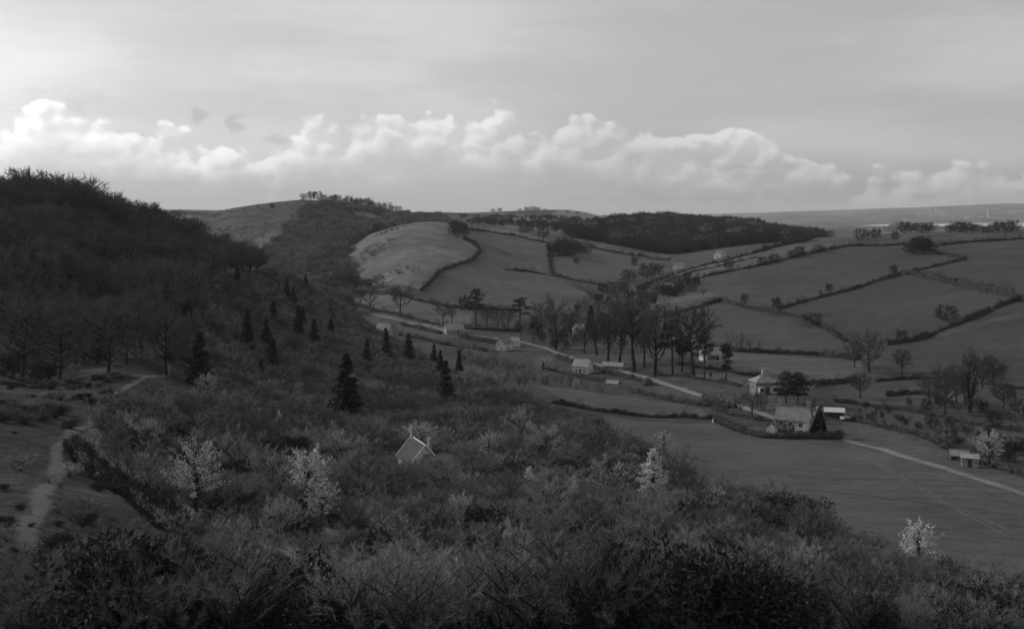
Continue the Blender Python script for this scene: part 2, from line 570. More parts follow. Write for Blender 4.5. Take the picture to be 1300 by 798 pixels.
PLAN_REGIONS = [
    ('wood_floor', 'wood_floor', [(-260, 200), (60, 225), (140, 255), (205, 300), (240, 350), (275, 430), (300, 500), (350, 600), (300, 650), (-260, 620)]),
    ('clearing', 'bank', [(130, 205), (200, 185), (250, 215), (300, 240), (240, 330), (210, 300), (150, 260)]),
    ('bank', 'bank', [(-400, 30), (-400, 215), (60, 222), (120, 215), (190, 185), (95, 120), (160, 92), (225, 70), (420, 58), (300, 30)]),
    ('coppice_floor', 'wood_floor', [(250, 330), (300, 480), (360, 590), (440, 655), (480, 560), (560, 440), (640, 345), (700, 312), (765, 285), (800, 240),
                                     (860, 200), (960, 165), (1060, 125), (1090, 100), (950, 70), (640, 50), (300, 45), (225, 70), (160, 92), (95, 120), (190, 185), (200, 185), (250, 215), (300, 240)]),
]
XC = 0.25 * (XG[:-1, :-1] + XG[1:, :-1] + XG[:-1, 1:] + XG[1:, 1:])
YC = 0.25 * (YG[:-1, :-1] + YG[1:, :-1] + YG[:-1, 1:] + YG[1:, 1:])
reg = np.zeros(XC.shape, int)
RC = np.hypot(XC, YC)
NAMES = [('hillside', 'hillside'), ('far_plain', 'plain'), ('moorland', 'moor')]
reg[RC > 3000] = 1
reg[(RC > 1150) & (RC <= 3000)] = 2
for nm, mk, poly in PLAN_REGIONS:
    pw = [plan(*p) for p in poly]
    reg[inside(pw, XC, YC)] = len(NAMES)
    NAMES.append((nm, mk))
FIELD_POLY = {}
for nm, mk, poly, ymin in FIELDS:
    pw = [at(px, py, ymin)[:2] for px, py in poly]
    FIELD_POLY[nm] = pw
    reg[inside(pw, XC, YC)] = len(NAMES)
    NAMES.append((nm, mk))

idx = np.arange(NT_ * NR_).reshape(NT_, NR_)
quads = np.stack([idx[:-1, :-1], idx[1:, :-1], idx[1:, 1:], idx[:-1, 1:]], -1)
ALLV = np.stack([XG, YG, ZG], -1).reshape(-1, 3)


def fast_mesh(name, verts, faces, material, smooth=True):
    me = bpy.data.meshes.new(name)
    k = faces.shape[1]
    me.vertices.add(len(verts))
    me.vertices.foreach_set('co', np.ascontiguousarray(verts, np.float32).ravel())
    me.loops.add(faces.size)
    me.loops.foreach_set('vertex_index', np.ascontiguousarray(faces, np.int32).ravel())
    me.polygons.add(len(faces))
    me.polygons.foreach_set('loop_start', np.arange(0, faces.size, k, dtype=np.int32))
    me.materials.append(material)
    me.update(calc_edges=True)
    if smooth:
        me.polygons.foreach_set('use_smooth', np.ones(len(faces), bool))
    me.validate()
    return me


for k, (nm, mk) in enumerate(NAMES):
    q = quads[reg == k]
    if not len(q):
        continue
    used, inv = np.unique(q, return_inverse=True)
    me = fast_mesh(nm, ALLV[used], inv.reshape(q.shape)[:, ::-1], M[mk])
    o = bpy.data.objects.new(nm, me)
    COL.objects.link(o)
    o['kind'] = 'structure'
# the small disc of ground under the camera
o = MB()
ring = [(ALLV[idx[i, 0]][0], ALLV[idx[i, 0]][1], ALLV[idx[i, 0]][2]) for i in range(0, NT_ - 1, 6)]
o.v = [(0, 0, -1.75)] + ring
o.f = [(0, i + 1, (i + 1) % len(ring) + 1) for i in range(len(ring))]
tag(o.build('viewpoint_ground', M['bank']), kind='structure')

# ---------------------------------------------------------------- lanes, paths, water
def worn_edges(m, edge=0.75):
    """let the verge grass grow into the strip: the surface ends in an uneven edge"""
    t = NT(m.node_tree)
    b = t.n['Principled BSDF']
    at_ = t.node('ShaderNodeAttribute', attribute_name='edge')
    tc = t.node('ShaderNodeTexCoord')
    n = t.math('ADD', t.math('MULTIPLY', t.noise(tc.outputs['Object'], 0.9, 4, 0.65), 0.9), t.math('MULTIPLY', t.noise(tc.outputs['Object'], 0.12, 2, 0.5), 0.5))
    a = t.smooth(t.math('ADD', at_.outputs['Fac'], n), edge + .45, edge + .95, 1.0, 0.0)
    t.l.new(a, b.inputs['Alpha'])
    return m


M['track_road'] = mat('worn_road', 0.14, 0.95, noise=[(0.25, .25, 4), (2.0, .2, 4)], bump=(3, .3, .04))
for k_, e_ in (('track_road', .75), ('lane', .8), ('track', .5), ('faint_path', .5), ('ditch', .45)):
    worn_edges(M[k_], e_)
def ribbon(name, pts, width, material, lift=0.06, ymin=20.0, step=1.5, wob=0.12, kind='structure', cross=4):
    """a strip of road or path laid on the ground through the given spots of the photograph"""
    P = [at(px, py, ymin)[:2] for px, py in pts]
    S = [P[0]]
    for a, b in zip(P[:-1], P[1:]):
        n = max(1, int(np.linalg.norm(b - a) / step))
        for k in range(1, n + 1):
            S.append(a + (b - a) * k / n)
    S = np.array(S)
    for _ in range(6):
        S[1:-1] = 0.25 * S[:-2] + 0.5 * S[1:-1] + 0.25 * S[2:]
    T = np.gradient(S, axis=0)
    T /= np.linalg.norm(T, axis=1)[:, None] + 1e-9
    Nn = np.stack([-T[:, 1], T[:, 0]], 1)
    mb = MB()
    for k in range(len(S)):
        wl = width * 0.5 * (1 + wob * 2 * float(vnoise(np.array(S[k, 0] / 5), np.array(S[k, 1] / 5))))
        wr = width * 0.5 * (1 + wob * 2 * float(vnoise(np.array(S[k, 0] / 5 + 40), np.array(S[k, 1] / 5))))
        for j in range(cross + 1):
            f = j / cross
            q = S[k] + Nn[k] * (wl * (1 - f) - wr * f)
            mb.v.append((q[0], q[1], ground_z(q[0], q[1]) + lift))
    c = cross + 1
    for k in range(len(S) - 1):
        for j in range(cross):
            mb.f.append((k * c + j, k * c + j + 1, (k + 1) * c + j + 1, (k + 1) * c + j))
    o = mb.build(name, material, smooth=True)
    ea = o.data.attributes.new('edge', 'FLOAT', 'POINT')
    ea.data.foreach_set('value', [abs(2 * j / cross - 1) for _ in range(len(S)) for j in range(c)])
    if kind:
        o['kind'] = kind
    return o


ribbon('road', [(1330, 638), (1280, 620), (1235, 606), (1190, 592), (1150, 580), (1110, 568), (1072, 557)], 3.6, M['track_road'], 0.07, 100)
ribbon('lane', [(1010, 541), (975, 528), (950, 519), (930, 512), (905, 506), (880, 499), (850, 489), (830, 482), (805, 475), (780, 468), (740, 458), (705, 447), (690, 441), (660, 433)], 3.8, M['lane'], 0.07, 100)
ribbon('lane', [(660, 433), (620, 428), (590, 424), (566, 420), (540, 413), (508, 406), (488, 402), (470, 398)], 3.4, M['lane'], 0.1, 300)
ribbon('footpath', [(1075, 560), (1110, 585), (1150, 608), (1190, 630), (1230, 650), (1290, 678)], 1.1, M['faint_path'], 0.04, 80)
ribbon('footpath', [(1070, 560), (1104, 585), (1143, 608), (1182, 630), (1222, 651), (1282, 682)], 1.0, M['faint_path'], 0.04, 80)
ribbon('wet_furrow', [(1000, 604), (1060, 606), (1110, 609), (1150, 608), (1200, 611), (1240, 613)], 1.0, M['ditch'], 0.03, 80, wob=.5)
ribbon('wet_furrow', [(1010, 622), (1060, 624), (1110, 630), (1160, 636), (1230, 646), (1290, 655)], 1.1, M['ditch'], 0.03, 80, wob=.5)
ribbon('wet_furrow', [(1090, 628), (1120, 632), (1150, 636)], 0.9, M['ditch'], 0.035, 80, wob=.6)
ribbon('wet_furrow', [(930, 588), (980, 594), (1040, 597)], 0.7, M['ditch'], 0.03, 80, wob=.6)
ribbon('track', [(40, 798), (25, 740), (30, 690), (45, 650), (64, 615), (74, 590), (73, 568), (90, 550), (112, 540), (124, 522), (140, 503), (165, 489), (195, 478), (215, 462)], 2.6, M['track'], 0.05, 20, step=.8, wob=.3)
ribbon('track', [(210, 520), (235, 518), (262, 512), (285, 503)], 3.2, M['faint_path'], 0.05, 60, step=.8, wob=.4)
ribbon('hill_lane', [(780, 381), (815, 368), (850, 353), (872, 346), (915, 336), (960, 324)], 3.2, M['lane'], 0.15, 400)
ribbon('hill_lane', [(960, 323), (1000, 312), (1026, 307), (1060, 301)], 3.2, M['lane'], 0.15, 400)

mb = MB()
wpts = [(1093, 287.2), (1125, 285.6), (1180, 285.2), (1240, 284.2), (1320, 283.4), (1320, 288.5), (1240, 288.3), (1180, 288.0), (1130, 288.4)]
mb.v = [((px - CX) / F * (145 * F / (py - HY)), 145 * F / (py - HY), -138.0) for px, py in wpts]
mb.f = [tuple(range(len(wpts)))]
tag(mb.build('estuary_water', M['water']), kind='structure')

# ---------------------------------------------------------------- plants: one prototype of each kind, copies share its mesh
B_TWIG = 0.085
M['bark'] = mat('bark', 0.036, 0.95, noise=[(1.5, .3, 4)], rand=.2)
M['twig'] = mat('twigs', B_TWIG, 0.95, rand=.22)
M['brush'] = mat('brushwood', 0.165, 0.95, rand=.3, patch=.3)
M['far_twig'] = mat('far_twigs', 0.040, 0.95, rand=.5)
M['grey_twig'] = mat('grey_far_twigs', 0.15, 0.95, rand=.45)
M['pale_twig'] = mat('pale_twigs', 0.27, 0.95, rand=.25, patch=.3)
M['needle'] = mat('needles', 0.042, 0.9, rand=.2)
M['pine_needle'] = mat('pine_needles', 0.026, 0.9, rand=.2)
M['blossom'] = mat('blossom', 0.58, 0.9, noise=[(2.5, .4, 3)])
M['dull_blossom'] = mat('dull_blossom', 0.42, 0.9, noise=[(2.5, .4, 3)])
M['hedge'] = mat('hedge_leaves', 0.038, 0.95, noise=[(0.5, .25, 3)])
M['mound'] = mat('bramble_leaves', 0.065, 0.95, rand=.35)
M['gorse'] = mat('gorse', 0.05, 0.95, rand=.25)
M['grass'] = mat('dry_grass', 0.055, 0.95, rand=.35)


def rv(r, a=-1.0, b=1.0):
    return np.array([r.uniform(a, b) for _ in range(3)])


def blade(mb, p, d, ln, wd, r):
    d = d / (np.linalg.norm(d) + 1e-9)
    s = np.cross(d, rv(r))
    s = s / (np.linalg.norm(s) + 1e-9) * wd * 0.5
    mb.tri(p - s, p + s, p + d * ln)


def gen_bare(seed, H=10.0, R=4.2, base=0.22, limbs=17, subs=9, twigs=17, tw=0.034, top=0.95, up=0.35, stems=1, lowtip=0.28, thick=1.0, tl=1.0):
    """a leafless tree: trunk and limbs, then boughs and twigs"""
    r = random.Random(seed)
    tr, cr = MB(), MB()
    hubs = []
    for s in range(stems):
        lean = rv(r) * np.array([1, 1, 0]) * (0.06 if stems == 1 else 0.38)
        pts = []
        for k in range(6):
            f = k / 5
            pts.append(np.array([0, 0, -0.04 * H]) + lean * H * f ** 1.2 + np.array([r.uniform(-.012, .012) * H * (k > 0), r.uniform(-.012, .012) * H * (k > 0), f * H * top * (0.88 if stems == 1 else r.uniform(.6, .85))]))
        rad = [0.030 * thick * H * (1 - 0.86 * k / 5) * (1.25 if k == 0 else 1) * (1 if stems == 1 else .5) for k in range(6)]
        tr.tube(pts, rad, 6)
        hubs.append(pts)
    n = 0
    for li in range(limbs):
        pts = hubs[li % len(hubs)]
        f = base + (0.93 - base) * (li + r.random()) / limbs
        q = f * 5
        k = min(4, int(q))
        p = pts[k] + (pts[k + 1] - pts[k]) * (q - k)
        a = li * 2.4 + r.uniform(-.5, .5)
        g = (f - base) / (1 - base)
        # the outer end lies on a domed crown
        zc = base * H + (H - base * H) * (lowtip + (1 - lowtip) * g ** 0.8)
        rr = R * math.sqrt(max(0.05, 1 - (abs(g - 0.35) / 0.68) ** 2)) * r.uniform(.75, 1.08)
        e = np.array([pts[-1][0] * .6 + math.cos(a) * rr, pts[-1][1] * .6 + math.sin(a) * rr, zc * r.uniform(.92, 1.03)])
        mid = p + (e - p) * 0.5 + np.array([0, 0, -up * 0.12 * H * (1 - g)]) + rv(r) * 0.03 * H
        q3 = p + (e - p) * 0.8 + rv(r) * 0.03 * H
        lp = [p, mid, q3, e]
        tr.tube(lp, [0.012 * H * (1.1 - .6 * g), 0.008 * H, 0.005 * H, 0.0022 * H], 4, False)
        for si in range(subs):
            h = 0.25 + 0.75 * (si + r.random()) / subs
            q = h * 3
            kk = min(2, int(q))
            sp = lp[kk] + (lp[kk + 1] - lp[kk]) * (q - kk)
            out = e - p
            out = out / (np.linalg.norm(out) + 1e-9)
            d = out * 0.6 + rv(r) * 0.9 + np.array([0, 0, up])
            d /= np.linalg.norm(d) + 1e-9
            L = H * r.uniform(.09, .19)
            se = sp + d * L
            cr.tube([sp, sp + d * L * .5 + rv(r) * .02 * H, se], [0.0042 * H, 0.003 * H, 0.0012 * H], 3, False)
            for ti in range(twigs):
                w = r.random()
                b = sp + (se - sp) * (0.15 + 0.85 * w)
                blade(cr, b, d * 0.7 + rv(r) * 1.0 + np.array([0, 0, up * .5]), tl * H * r.uniform(.05, .11), tw * H / 10 * r.uniform(.7, 1.4), r)
    return tr, cr


def gen_conifer(seed, H=10.0, R=2.0, whorls=40, nb=11, per=12, low=0.02):
    r = random.Random(seed)
    tr, cr = MB(), MB()
    tr.tube([(0, 0, -.3), (0.02 * H * r.uniform(-1, 1), 0.02 * H * r.uniform(-1, 1), H * .5), (0, 0, H * .98)], [0.022 * H, 0.014 * H, 0.003 * H], 6)
    for k in range(whorls):
        f = low + (0.99 - low) * ((k + r.uniform(-.5, .5)) / (whorls - 1)) ** 0.95 if k else low
        for b in range(max(4, int(nb * (1.1 - f)))):
            a = r.uniform(0, 2 * math.pi)
            L = R * max(0.0, 1 - f) ** 0.85 * r.uniform(.62, 1.12) * (1 if k > 1 else .85) + 0.12
            d = np.array([math.cos(a), math.sin(a), -0.16 + 0.5 * f])
            p = np.array([0, 0, f * H])
            for t in range(per):
                w = (t + r.random()) / per
                q = p + d * L * w + np.array([0, 0, -0.10 * L * w * w])
                blade(cr, q, d * 0.7 + rv(r) * .75 + np.array([0, 0, -.40]), H * .06 * r.uniform(.7, 1.5) * (1.2 - .5 * f), H * 0.028 * r.uniform(.7, 1.4), r)
    for t in range(14):
        blade(cr, np.array([0, 0, H * r.uniform(.93, .99)]), rv(r) * .4 + np.array([0, 0, 1.]), H * .04, H * .012, r)
    return tr, cr


def gen_pine(seed, H=10.0, clumps=None, n=150):
    r = random.Random(seed)
    tr, cr = MB(), MB()
    lean = r.uniform(-.03, .03) * H
    pts = [(0, 0, -.3), (lean * .5, 0, .4 * H), (lean, 0, .75 * H), (lean * .8, 0, .95 * H)]
    tr.tube(pts, [0.026 * H, 0.02 * H, 0.012 * H, 0.005 * H], 6)
    if clumps is None:
        clumps = []
        for k in range(9):
            f = 0.5 + 0.47 * k / 8
            a = k * 2.4 + r.uniform(-.5, .5)
            L = (0.26 - 0.20 * ((f - .5) / .5) ** 1.5) * H * r.uniform(.7, 1.1)
            clumps.append((math.cos(a) * L, math.sin(a) * L, f * H, 0.15 * H * r.uniform(.8, 1.15), 0.055 * H))
    for cx, cy, cz, cr_, ch in clumps:
        b = np.array([lean * .8, 0, cz - 0.05 * H])
        tr.tube([b, (b + np.array([cx, cy, cz])) / 2 + np.array([0, 0, .01 * H]), np.array([cx, cy, cz])], [.009 * H, .006 * H, .003 * H], 4, False)
        for k in range(n):
            u = rv(r)
            u = u / (np.linalg.norm(u) + 1e-9) * r.random() ** 0.4
            q = np.array([cx, cy, cz]) + u * np.array([cr_, cr_, ch])
            blade(cr, q, u + rv(r) * .6 + np.array([0, 0, .5]), H * .040 * r.uniform(.7, 1.3), H * .024, r)
    return tr, cr


def gen_cone_bush(seed, H=10.0, R=2.4, n=5200):
    r = random.Random(seed)
    tr, cr = MB(), MB()
    tr.tube([(0, 0, -.3), (0, 0, .5 * H), (0, 0, .9 * H)], [.03 * H, .02 * H, .005 * H], 5)
    for k in range(n):
        f = 1 - math.sqrt(r.random())
        a = r.uniform(0, 2 * math.pi)
        rad = R * (1 - f) ** .8 * math.sqrt(r.uniform(.35, 1.05)) * (0.75 + .5 * min(1, f * 6))
        q = np.array([math.cos(a) * rad, math.sin(a) * rad, f * H * .98])
        blade(cr, q, np.array([math.cos(a), math.sin(a), .9]) + rv(r) * .6, H * .05, H * .022, r)
    return tr, cr


def gen_blossom(seed, H=10.0, R=4.5, cone=False, n=56, flowers=54, fs=0.020):
    """small tree with pale flower clusters along its boughs"""
    r = random.Random(seed)
    tr, cr = MB(), MB()
    tr.tube([(0, 0, -.3), (.1, .1, .25 * H), (0, .1, .6 * H), (.1, 0, .9 * H)], [.035 * H, .026 * H, .015 * H, .004 * H], 6)
    for k in range(n):
        f = (k + r.random()) / n
        a = k * 2.4 + r.uniform(-.4, .4)
        if cone:
            z = H * (0.12 + .86 * f)
            L = R * (1 - f) ** .7 * r.uniform(.55, 1.1) + .3
            e = np.array([math.cos(a) * L, math.sin(a) * L, z + .06 * H * r.uniform(-1, 1)])
            p = np.array([0, 0, z * .88])
        else:
            p = np.array([0, 0, H * (.2 + .45 * f)])
            zz = .35 + .62 * f
            L = R * math.sqrt(max(.06, 1 - ((zz - .55) / .5) ** 2)) * r.uniform(.55, 1.1)
            e = np.array([math.cos(a) * L, math.sin(a) * L, H * zz * r.uniform(.92, 1.06)])
        m = (p + e) / 2 + np.array([0, 0, .03 * H])
        tr.tube([p, m, e], [.008 * H, .005 * H, .0015 * H], 3, False)
        for j in range(flowers):
            w = r.uniform(.35, 1.05)
            q = p + (m - p) * 2 * w if w < .5 else m + (e - m) * (2 * w - 1)
            q = q + rv(r) * .032 * H
            blade(cr, q, rv(r) + np.array([0, 0, .5]), H * fs * r.uniform(.8, 1.7), H * fs * r.uniform(.8, 1.4), r)
    return tr, cr


def gen_mound(seed, H=10.0, R=7.0, n=2400):
    """a low evergreen or bramble mound of small leaves"""
    r = random.Random(seed)
    tr, cr = MB(), MB()
    for k in range(7):
        a = r.uniform(0, 6.283)
        tr.tube([(0, 0, -.3), (math.cos(a) * R * .4, math.sin(a) * R * .4, H * .55)], [.2, .05], 4, False)
    lobes = [(r.uniform(-.5, .5) * R, r.uniform(-.5, .5) * R, r.uniform(.25, .6) * H, r.uniform(.35, .6) * R) for _ in range(6)]
    for k in range(n):
        lx, ly, lz, lr = lobes[k % 6]
        u = rv(r)
        u = u / (np.linalg.norm(u) + 1e-9) * r.random() ** .3
        q = np.array([lx, ly, lz]) + u * np.array([lr, lr, min(lr, H * .42)])
        q[2] = max(q[2], .1)
        blade(cr, q, u + rv(r) * .8 + np.array([0, 0, .4]), H * r.uniform(.04, .085), H * r.uniform(.03, .055), r)
    return tr, cr


PROTO = {}
ORD = 'first second third fourth fifth sixth seventh eighth ninth tenth eleventh twelfth thirteenth fourteenth fifteenth sixteenth seventeenth eighteenth nineteenth twentieth'.split()


def proto(key, gen, bark='bark', leaf='twig'):
    tr, cr = gen
    PROTO[key] = (tr.data('trunk', M[bark]), cr.data('crown', M[leaf]))


for k in range(4):
    proto('bare%d' % k, gen_bare(20 + k, R=[4.3, 3.8, 4.8, 4.0][k], base=[.24, .3, .2, .34][k]))
for k in range(4):
    proto('wood%d' % k, gen_bare(220 + k, R=[4.4, 3.9, 4.9, 4.2][k], base=[.26, .32, .24, .3][k], limbs=26, subs=10, twigs=20, tw=.045, up=.12, lowtip=.16, tl=.62), leaf='twig')
for k in range(3):
    proto('tall%d' % k, gen_bare(40 + k, R=[2.3, 2.0, 2.6][k], base=[.32, .42, .5][k], limbs=20, up=.6, subs=9, twigs=18, tw=.030))
for k in range(4):
    proto('far%d' % k, gen_bare(140 + k, R=[4.6, 4.2, 5.2, 4.0][k], base=[.14, .2, .12, .16][k], limbs=30, subs=9, twigs=22, tw=.055, up=.15, lowtip=.02, thick=.7), leaf='far_twig')
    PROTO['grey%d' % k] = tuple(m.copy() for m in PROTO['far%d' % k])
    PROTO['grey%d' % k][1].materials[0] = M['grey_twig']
for k in range(3):
    proto('small%d' % k, gen_bare(60 + k, R=[4.6, 5.2, 4.2][k], base=.12, limbs=13, subs=5, twigs=16, tw=.06, stems=3), leaf='brush')
for k in range(2):
    proto('palesmall%d' % k, gen_bare(70 + k, R=[4.8, 5.2][k], base=.12, limbs=14, subs=5, twigs=18, tw=.06, stems=3), leaf='pale_twig')
for k in range(3):
    proto('tree%d' % k, gen_bare(180 + k, R=[4.8, 4.2, 5.0][k], base=.16, limbs=22, subs=9, twigs=20, tw=.036, stems=2, up=.4, lowtip=.15), leaf=['brush', 'twig', 'pale_twig'][k])
for k in range(3):
    proto('thicket%d' % k, gen_bare(160 + k, R=[5.2, 6.0, 4.8][k], base=.08, limbs=24, subs=8, twigs=20, tw=.040, stems=6, up=.5), leaf=['brush', 'brush', 'pale_twig'][k])
proto('mound0', gen_mound(190), leaf='hedge')
proto('mound1', gen_mound(191, R=6.0), leaf='mound')
proto('poplar', gen_bare(80, R=1.1, base=.1, limbs=22, up=1.3, subs=5, twigs=14))
for k in range(3):
    proto('conifer%d' % k, gen_conifer(90 + k, R=[2.2, 2.6, 1.9][k]), leaf='needle')
for k in range(2):
    proto('pine%d' % k, gen_pine(100 + k), leaf='pine_needle')
# the pine with separate shelves of needles that stands by the lane
proto('shelfpine', gen_pine(110, clumps=[(.3, 0, 8.8, 1.5, .75), (-.9, .3, 7.7, 1.3, .5), (1.5, -.3, 7.5, 1.2, .5), (-1.7, 0, 5.9, 1.4, .5), (2.3, .4, 5.2, 1.5, .7), (-.5, .9, 6.6, 1.0, .5), (1.9, .2, 3.8, 1.2, .55), (-1.9, -.2, 3.5, 1.1, .5), (0, -.6, 8.0, 1.6, .5)]), leaf='pine_needle')
# the broad pine beside the villa: dense round head, crown almost to the ground
proto('cedar', gen_pine(111, n=230, clumps=[(0, 0, 9.2, 1.9, .7), (-1.2, .4, 8.2, 1.7, .8), (1.3, -.2, 8.0, 1.8, .8), (-2.2, 0, 6.6, 1.8, .7), (2.3, .3, 6.3, 1.8, .7), (0, -.8, 7.2, 1.9, .8), (-2.6, .3, 4.6, 1.9, .7), (2.7, 0, 4.3, 1.9, .7), (0, .9, 5.4, 2.0, .8), (-1.5, -.8, 3.0, 1.7, .6), (1.6, -.7, 2.8, 1.8, .6), (0, 0, 3.8, 2.0, .8)]), leaf='pine_needle')
proto('yew', gen_cone_bush(120), leaf='needle')
proto('blossom0', gen_blossom(130), leaf='blossom')
proto('blossom1', gen_blossom(131, R=5.2), leaf='dull_blossom')
proto('blossomcone', gen_blossom(132, R=3.9, cone=True, n=70, flowers=60), leaf='blossom')
proto('blossomlow', gen_blossom(133, R=8.0, n=50), leaf='dull_blossom')


def plant(key, px, py, hpx, label, name, cat='tree', group=None, wide=1.0, ymin=20.0, ymax=6000.0, loc=None):
    """a tree whose foot the photograph shows at (px, py) and whose height there is hpx"""
    p = at(px, py, ymin, ymax) if loc is None else loc
    H = hpx / F * p[1]
    s = H / 10.0
    rz = (px * 12.9898 + py * 78.233) % 6.283
    o = empty(name, p - np.array([0, 0, 0.02 * H]), rz, (s * wide, s * wide, s))
    tr, cr = PROTO[key]
    for nm, me in (('trunk', tr), ('crown', cr)):
        c = bpy.data.objects.new(nm, me)
        COL.objects.link(c)
        c.parent = o
    tag(o, label, cat, group)
    return o


# ---- conifers on the wooded slope
G = 'young conifers among the coppice'
for px, py, h, k, label in [
    (253, 487, 60, 1, 'tall dark conifer beside the pale bush at the wood edge clearing'),
    (440, 530, 73, 1, 'broadest dark conifer, standing alone in the middle of the coppice'),
    (301, 360, 21, 0, 'small conifer highest up the wooded slope'),
    (314, 437, 40, 2, 'dark conifer between the clearing and a close pair of conifers'),
    (338, 436, 28, 1, 'stout conifer, the nearer of two standing one behind another'),
    (347, 406, 23, 0, 'short conifer just above a stouter one on the slope'),
    (346, 468, 36, 0, 'conifer standing below the group on the upper slope'),
    (379, 428, 36, 2, 'slim conifer, taller one of a touching pair'),
    (385, 412, 22, 0, 'little conifer peeping out behind the slim one'),
    (399, 436, 28, 1, 'conifer just downhill of a touching pair'),
    (420, 426, 20, 0, 'small conifer at the upper edge, near the bare field corner'),
    (364, 372, 18, 2, 'tiny conifer near the top edge of the coppice'),
    (388, 364, 15, 0, 'tiny conifer nearest to the valley head'),
    (372, 382, 16, 1, 'tiny rounded conifer among the upper coppice'),
    (466, 462, 28, 0, 'conifer below the first pale roofed house'),
    (490, 452, 32, 2, 'narrow dark conifer against the first cottage gardens'),
    (519, 460, 33, 1, 'thick dark conifer in front of the cottage gardens'),
    (551, 458, 20, 0, 'small conifer by the garden hedge below the lane'),
    (559, 478, 30, 2, 'upper conifer of the dark pair in the lower coppice'),
    (566, 504, 42, 1, 'lower and larger conifer of the dark pair in the coppice'),
    (583, 466, 20, 2, 'small pointed conifer next to the dark pair'),
    (331, 476, 20, 2, 'low conifer half sunk in the bare coppice'),
]:
    plant('conifer%d' % k, px, py + 4, h * 1.12 + 4, label, 'conifer_tree', 'conifer', G, 1.1)

# ---- bare trees along the lane and in the valley
G = 'bare trees in the valley'
for key, px, py, h, wide, label in [
    ('bare2', 508, 398, 38, 1.0, 'bare spreading tree in the pale strip field above the lane'),
    ('bare0', 470, 392, 28, .9, 'bare tree beside the upper hedge of the pale strip field'),
    ('bare1', 458, 388, 24, .8, 'slim bare tree at the far end of the pale strip field'),
    ('bare3', 562, 410, 28, 1.1, 'flat topped bare tree left of a dark pine by the lane'),
    ('bare0', 574, 409, 24, .9, 'smaller bare tree touching a flat topped one by the lane'),
    ('bare1', 618, 414, 30, .9, 'bare tree just beyond the tall dark pine'),
    ('bare2', 632, 416, 32, .9, 'bare tree between the two dark pines'),
    ('bare3', 645, 415, 26, .9, 'small bare tree close to the flat headed pine'),
    ('bare2', 706, 443, 70, .75, 'big bare tree forking low behind the white cottage'),
    ('bare1', 688, 422, 42, .9, 'hazy bare tree between pine and the big forked tree'),
    ('bare0', 724, 430, 40, .9, 'bare tree next to the small house with the white gable'),
    ('tall1', 772, 466, 74, 1.0, 'tall bare tree beside the dark spruce'),
    ('tall0', 787, 462, 78, 1.0, 'tall bare tree behind the lane, second from the spruce'),
    ('tall2', 804, 471, 98, 1.05, 'tallest bare tree of the row along the lane'),
    ('tall0', 832, 477, 84, 1.1, 'tall bare tree in the middle of the row along the lane'),
    ('tall1', 818, 466, 60, 1.1, 'lower bare tree squeezed inside the row along the lane'),
    ('tall2', 880, 479, 90, 1.15, 'bare tree with a clean trunk and mushroom shaped crown'),
    ('tall1', 866, 472, 44, 1.1, 'small bare tree under the mushroom shaped crown'),
    ('tall0', 757, 450, 50, 1.2, 'hazy bare tree behind the spruce'),
    ('bare1', 742, 448, 38, 1.0, 'bare tree above the pale roofed cottage'),
    ('bare1', 955, 529, 34, 1.1, 'bare tree forking low beside the farmhouse garden'),
    ('bare0', 967, 521, 24, 1.0, 'bare garden tree in front of the villa'),
    ('bare2', 940, 522, 22, 1.1, 'low bare garden tree by the bright lane'),
    ('wood2', 1104, 472, 56, .85, 'big dark bare tree at the corner of the hill field'),
    ('wood0', 1085, 466, 36, .9, 'bare tree merging with the big one at the field corner'),
    ('wood1', 1145, 474, 32, .95, 'single round bare tree in the hedge below the edge field'),
    ('wood3', 1092, 505, 34, 1.0, 'dark bare tree in the meadow hedge behind the white shed'),
    ('wood1', 1200, 526, 66, .75, 'dense bare tree beside the poplar'),
    ('wood0', 1214, 512, 50, .8, 'bare tree half behind the dense one near the poplar'),
    ('wood2', 1180, 512, 40, .8, 'bare tree in the damp field hedge near the poplar'),
    ('wood1', 1262, 500, 48, .95, 'dim bare tree at the picture edge beyond the poplar'),
    ('wood3', 1274, 520, 40, .95, 'dim bare tree nearest the picture edge above the pale blossom tree'),
    ('wood0', 1247, 492, 44, .95, 'dim bare tree between the poplar and the picture edge'),
    ('small0', 925, 446, 32, .55, 'thin upright bush in the hedge behind the pines'),
    ('small1', 937, 447, 26, .6, 'second thin bush in the hedge behind the pines'),
    ('small2', 944, 447, 28, .6, 'third thin bush in the hedge behind the pines'),
    ('small0', 953, 447, 24, .6, 'fourth thin bush in the hedge behind the pines'),
    ('small1', 964, 448, 22, .7, 'fifth thin bush in the hedge, nearest the open field'),
]:
    plant(key, px, py, h, label, 'bare_tree', 'tree', G, wide)
plant('poplar', 1231, 523, 80, 'tall narrow poplar standing up from the damp field', 'poplar_tree', 'tree', wide=1.2)

G = 'dark pines in the valley'
plant('pine0', 604, 414, 47, 'tall dark pine with bushy top beside the lane', 'pine_tree', 'pine', G, .85)
plant('pine1', 660, 415, 37, 'flat headed dark pine on a crooked trunk', 'pine_tree', 'pine', G, 1.15)
plant('conifer1', 750, 424, 37, 'dense pointed spruce between the bare trees', 'spruce_tree', 'spruce', None, 1.1)
plant('pine0', 854, 477, 70, 'ragged dark pine in the row along the lane', 'pine_tree', 'pine', G, .85)
plant('pine1', 894, 480, 54, 'dark round headed pine beside the mushroom shaped tree', 'pine_tree', 'pine', G, .85)
plant('shelfpine', 922, 484, 52, 'lone pine with separate shelves of dark needles', 'pine_tree', 'pine', G, .85)
plant('cedar', 998, 512, 42, 'dense dark pine touching the villa roof', 'pine_tree', 'pine', G, .85)
plant('cedar', 1013, 511, 40, 'dense dark pine behind the farmhouse chimney', 'pine_tree', 'pine', G, .9)
